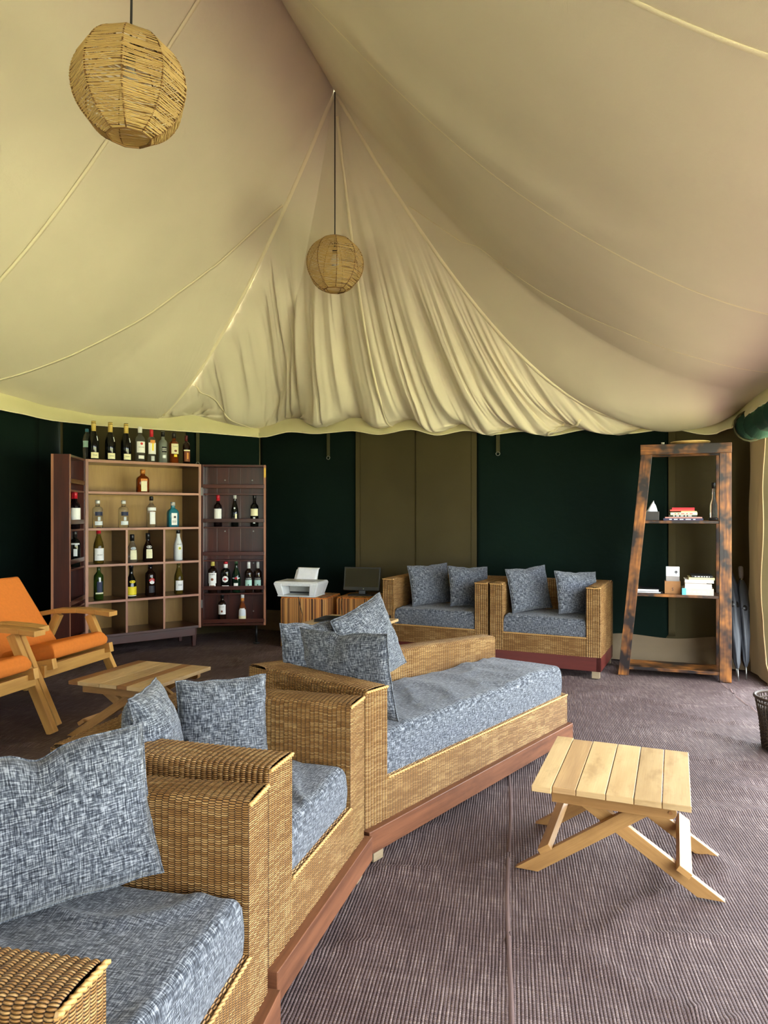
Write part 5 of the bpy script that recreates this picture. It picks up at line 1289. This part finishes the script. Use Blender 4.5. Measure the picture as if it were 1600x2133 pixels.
def wedge(z0, z1, w0, w1, y0a, y0b, y1a, y1b, name, mat, par, bev=0.006):
    m = MB(); m.hexa([(-w0, y0a, z0), (w0, y0a, z0), (w0, y0b, z0), (-w0, y0b, z0), (-w1, y1a, z1), (w1, y1a, z1), (w1, y1b, z1), (-w1, y1b, z1)]); return m.build(name, mat, par, bev, seg=3)
wedge(0.0, 0.012, 0.175, 0.178, -0.12, 0.13, -0.12, 0.13, 'base', M['white'], pt_)
wedge(0.012, 0.115, 0.17, PW, 0.03, 0.13, 0.03, 0.14, 'body', M['white'], pt_)
for s in (-1, 1):
    m = MB(); i0, i1, o0, o1 = 0.115, 0.130, 0.17, PW
    m.hexa([(s*i0, -0.12, 0.012), (s*o0, -0.12, 0.012), (s*o0, 0.03, 0.012), (s*i0, 0.03, 0.012), (s*i1, -0.14, 0.115), (s*o1, -0.14, 0.115), (s*o1, 0.03, 0.115), (s*i1, 0.03, 0.115)] if s > 0 else
           [(s*o0, -0.12, 0.012), (s*i0, -0.12, 0.012), (s*i0, 0.03, 0.012), (s*o0, 0.03, 0.012), (s*o1, -0.14, 0.115), (s*i1, -0.14, 0.115), (s*i1, 0.03, 0.115), (s*o1, 0.03, 0.115)])
    m.build('front_cheek', M['white'], pt_, 0.006, seg=3)
wedge(0.096, 0.115, 0.128, 0.130, -0.135, 0.03, -0.138, 0.03, 'front_lip', M['white'], pt_, 0.002)
MB().box(-0.115, 0.115, 0.010, 0.028, 0.02, 0.1).build('paper_slot', M['lgrey'], pt_); MB().box(-0.105, 0.105, 0.0, 0.0095, 0.022, 0.034).build('rollers', M['black'], pt_)
wedge(0.012, 0.018, 0.112, 0.112, -0.125, 0.0, -0.125, 0.0, 'output_tray', M['lgrey'], pt_, 0.001)
wedge(0.115, 0.132, PW, PW-0.012, -0.14, 0.14, -0.128, 0.135, 'scanner_lid', M['white'], pt_); wedge(0.1322, 0.134, 0.15, 0.15, -0.11, 0.10, -0.108, 0.10, 'lid_panel', M['lgrey'], pt_, 0.001)
m = MB(); m.tube([(0, 0.02, 0.134), (0, 0.02, 0.1352)], 0.013, 16); m.build('emblem', M['white'], pt_)
m = MB(); m.hexa([(-0.11, 0.10, 0.13), (0.11, 0.10, 0.13), (0.11, 0.106, 0.13), (-0.11, 0.106, 0.13), (-0.105, 0.15, 0.215), (0.105, 0.15, 0.215), (0.105, 0.156, 0.215), (-0.105, 0.156, 0.215)]); m.build('paper_support', M['white'], pt_, 0.002)
m = MB(); m.grid(lambda s, t: (-0.10+0.20*s+0.008*t, 0.098+0.055*t+0.03*max(0, t-.8)*s*4, 0.132+0.103*t-0.02*max(0, t-.85)*s), 10, 12); o = m.build('paper_sheet', M['paper'], pt_); sm = o.modifiers.new('solid', 'SOLIDIFY'); sm.thickness = 0.002
mo = thing('monitor', 'small dark computer monitor leaning back on the ottoman', 'monitor', (-0.20, 6.23, 0.424), math.radians(-14))
def tiltm(m, ang, org):
    R = Matrix.Translation(V(org)) @ Matrix.Rotation(math.radians(ang), 4, 'X'); m.v = [tuple(R @ V(p)) for p in m.v]; return m
dgrey = plain('dark_grey_plastic', srgb(30, 32, 31), 0.35)
m = MB(); m.box(-0.165, 0.165, 0, 0.022, 0, 0.205); tiltm(m, -12, (0, 0, 0.045)).build('frame', dgrey, mo, 0.003)
m = MB(); m.box(-0.152, 0.152, -0.0015, 0.0, 0.030, 0.193); tiltm(m, -12, (0, 0, 0.045)).build('screen', M['screen'], mo)
m = MB(); m.tube([(0.02, -0.0015, 0.014), (0.02, 0.0, 0.014)], 0.005, 10); tiltm(m, -12, (0, 0, 0.045)).build('emblem', M['lgrey'], mo)
m = MB(); m.bar((0, 0.03, 0.0), (0, 0.045, 0.13), 0.06, 0.015, (1, 0, 0)); m.build('stand', M['black'], mo, 0.002)
m = MB(); m.box(-0.11, 0.11, -0.05, 0.10, 0, 0.012); m.build('base', M['black'], mo, 0.004)
for lb, pts in (('thin black cable hanging down the front of the printer ottoman', [(-0.735, 6.095, 0.43), (-0.72, 6.088, 0.36), (-0.70, 6.085, 0.28), (-0.705, 6.085, 0.2), (-0.70, 6.085, 0.06), (-0.68, 6.04, 0.004)]),
                ('thin black cable hanging down the front of the monitor ottoman', [(-0.36, 6.10, 0.43), (-0.368, 6.095, 0.36), (-0.36, 6.09, 0.28), (-0.345, 6.087, 0.18), (-0.34, 6.085, 0.05), (-0.32, 6.04, 0.004)])):
    m = MB(); m.tube(pts, 0.003, 6); tag(m.build('cable', M['cord']), lb, 'cable')

# ================================================================== RATTAN PENDANT LAMPS
def lamp(label, c, R, ztop, nrib, seed, rows, tiltd=0.0):
    rnd = random.Random(seed)
    t = thing('pendant_lamp', label, 'lamp', c, rnd.random()*6, 'woven rattan globe lamps'); t.rotation_euler = (math.radians(tiltd), math.radians(-tiltd), t.rotation_euler[2])
    th0, th1 = math.radians(17), math.radians(157)
    def rz(th): return R*math.sin(th)*1.0, R*math.cos(th)*0.97
    for k in range(nrib):
        a = 2*math.pi*k/nrib; m = MB()
        m.tube([(rz(th0+(th1-th0)*i/18)[0]*math.cos(a), rz(th0+(th1-th0)*i/18)[0]*math.sin(a), rz(th0+(th1-th0)*i/18)[1]) for i in range(19)], 0.0032, 5); m.build('rib', M['rattan_rib'], t)
    m = MB()
    for r_ in range(rows):
        th = th0+(th1-th0)*(r_+.5)/rows
        tw = rnd.uniform(-1, 1)*0.035; pts = []; lay = rnd.choice((1.0, 1.0, 0.985))
        dens = rnd.random()
        seg = range(nrib+1)
        for k in seg:
            a = 2*math.pi*k/nrib; thk = th+tw*math.sin(a+rnd.random()*0.8)+rnd.uniform(-.012, .012); rr, zz = rz(max(th0, min(th1, thk)))
            over = 1.018 if (k+r_) % 2 else 0.992
            pts.append((rr*over*lay*math.cos(a), rr*over*lay*math.sin(a), zz))
        # skip some spans so that daylight shows through
        run = []
        for k, p in enumerate(pts):
            run.append(p)
            if rnd.random() < 0.05 or k == nrib:
                if len(run) > 1: m.tube(run, rnd.uniform(0.0014, 0.0024), 4, smooth=False)
                run = [p]
    for k in range(rows//2):
        a0 = rnd.random()*6.283; tha = rnd.uniform(th0+.2, th1-.2); thb = max(th0, min(th1, tha+rnd.uniform(-.35, .35))); st = 2*math.pi/nrib
        a0 = round(a0/st)*st; p = []
        for q in range(3):
            th = tha+(thb-tha)*q/2; rr, zz = rz(th); p.append((rr*1.02*math.cos(a0+st*q), rr*1.02*math.sin(a0+st*q), zz))
        m.tube(p, 0.0017, 4, smooth=False)
    o = m.build('rattan_winding', M['rattan'], t); o['kind'] = 'stuff'
    for th in (th0, th1):
        rr, zz = rz(th); m = MB(); m.tube([(rr*math.cos(2*math.pi*k/nrib), rr*math.sin(2*math.pi*k/nrib), zz) for k in range(nrib+1)], 0.005, 6); m.build('ring', M['rattan_rib'], t)
    m = MB(); m.tube([(0, 0, R*0.55), (0, 0, ztop-c[2])], 0.0045, 6); m.build('cord', M['cord'], t)
    m = MB(); m.lathe([(0.018, R*.40), (0.02, R*.56), (0.008, R*.62)], 12); m.build('socket', M['black'], t)
    m = MB(); m.lathe([(0.001, -R*0.10), (0.02, -R*.06), (0.032, R*.08), (0.026, R*.22), (0.015, R*.38)], 16); m.build('bulb', M['white'], t)
    rr, zz = rz(th0); m = MB()
    for k in range(3): a = 2*math.pi*k/3; m.tube([(0, 0, R*.62), (rr*math.cos(a), rr*math.sin(a), zz)], 0.002, 4)
    m.build('hanger', M['cord'], t)
lamp('large woven rattan globe lamp hanging nearest, upper left', (-0.976, 2.73, 2.784), 0.211, slope_top(-1, vof((-.976, 2.73)))[2]-0.01, 9, 3, 120, 2.0)
lamp('rattan globe lamp hanging from the tent peak before the pleated gable', (-0.363, 5.25, 2.984), 0.211, PEAK[2]-0.02, 9, 8, 84)

# ================================================================== UMBRELLAS, WASTE BASKET
def umbrella(label, foot, top, seed):
    f, h = V(foot), V(top); d = (h-f); L = d.length; d.normalize()
    t = thing('umbrella', label, 'umbrella', foot, 0, 'furled black umbrellas'); q = V((0, 0, 1)).rotation_difference(d); t.rotation_mode = 'QUATERNION'; t.rotation_quaternion = q
    MB().lathe([(0.004, -0.004), (0.006, 0.09)], 8).build('ferrule', M['steel'], t)
    m = MB(); n = 24
    lv = [(0.008, 0.08), (0.020, 0.12), (0.036, 0.30), (0.042, 0.50*L/.8), (0.036, 0.62*L/.8), (0.026, 0.66*L/.8), (0.012, 0.70*L/.8)]
    b = len(m.v)
    for j, (r, z) in enumerate(lv):
        for i in range(n):
            a = 2*math.pi*i/n; rr = r*(1+0.22*math.sin(6*a+z*9+seed)+0.08*math.sin(11*a-z*20)); m.v.append((rr*math.cos(a), rr*math.sin(a), z))
    for j in range(len(lv)-1):
        for i in range(n):
            k = (i+1) % n; m.face([b+j*n+i, b+j*n+k, b+(j+1)*n+k, b+(j+1)*n+i], [(i/n*.2, lv[j][1]), ((i+1)/n*.2, lv[j][1]), ((i+1)/n*.2, lv[j+1][1]), (i/n*.2, lv[j+1][1])], True)
    m.build('furled_canopy', plain('charcoal_nylon', srgb(48, 50, 55), 0.5), t)
    m = MB(); m.lathe([(0.038, 0.47*L/.8), (0.046, 0.48*L/.8), (0.044, 0.50*L/.8), (0.038, 0.51*L/.8)], 16); m.build('tie_band', M['black'], t)
    MB().lathe([(0.006, 0.68*L/.8), (0.006, 0.72*L/.8)], 8).build('shaft', M['steel'], t)
    MB().lathe([(0.012, 0.71*L/.8), (0.016, 0.73*L/.8), (0.017, L-0.01), (0.012, L)], 14).build('handle', plain('grey_foam_handle', srgb(110, 100, 92), 0.7), t)
umbrella('furled black umbrella closest to the bookshelf post', (2.435, 4.88, 0), (2.525, 5.20, 0.80), 0)
umbrella('furled black umbrella with grey handle in the middle of the three', (2.50, 5.035, 0), (2.560, 5.29, 0.84), 2)
umbrella('furled black umbrella nearest the khaki curtain', (2.515, 4.93, 0), (2.590, 5.16, 0.76), 4)
t = thing('waste_basket', 'dark woven waste basket at the right edge of the carpet', 'basket', (1.955, 3.46, 0))
bk = plain('dark_cane', srgb(62, 48, 36), 0.6)
MB().lathe([(0.001, 0.004), (0.098, 0.0), (0.100, 0.006)], 30).build('base', bk, t)
m = MB()
for k in range(44):
    a = 2*math.pi*k/44; m.tube([(0.100*math.cos(a), 0.100*math.sin(a), 0.0), (0.112*math.cos(a), 0.112*math.sin(a), 0.13), (0.132*math.cos(a), 0.132*math.sin(a), 0.25)], 0.0036, 5)
o = m.build('stakes', bk, t); o['kind'] = 'stuff'
m = MB()
for k in range(24):
    z_ = 0.008+k*0.0085; r_ = 0.100+0.012*z_/0.13; m.tube([((r_+0.003*(-1)**(i+k))*math.cos(2*math.pi*i/44), (r_+0.003*(-1)**(i+k))*math.sin(2*math.pi*i/44), z_) for i in range(45)], 0.0038, 4, smooth=False)
o = m.build('weave', bk, t); o['kind'] = 'stuff'
for z_, r_ in ((0.25, 0.134), (0.225, 0.128)):
    m = MB(); m.tube([(r_*math.cos(2*math.pi*i/40), r_*math.sin(2*math.pi*i/40), z_) for i in range(41)], 0.008 if z_ > .23 else .005, 7); m.build('rim', bk, t)
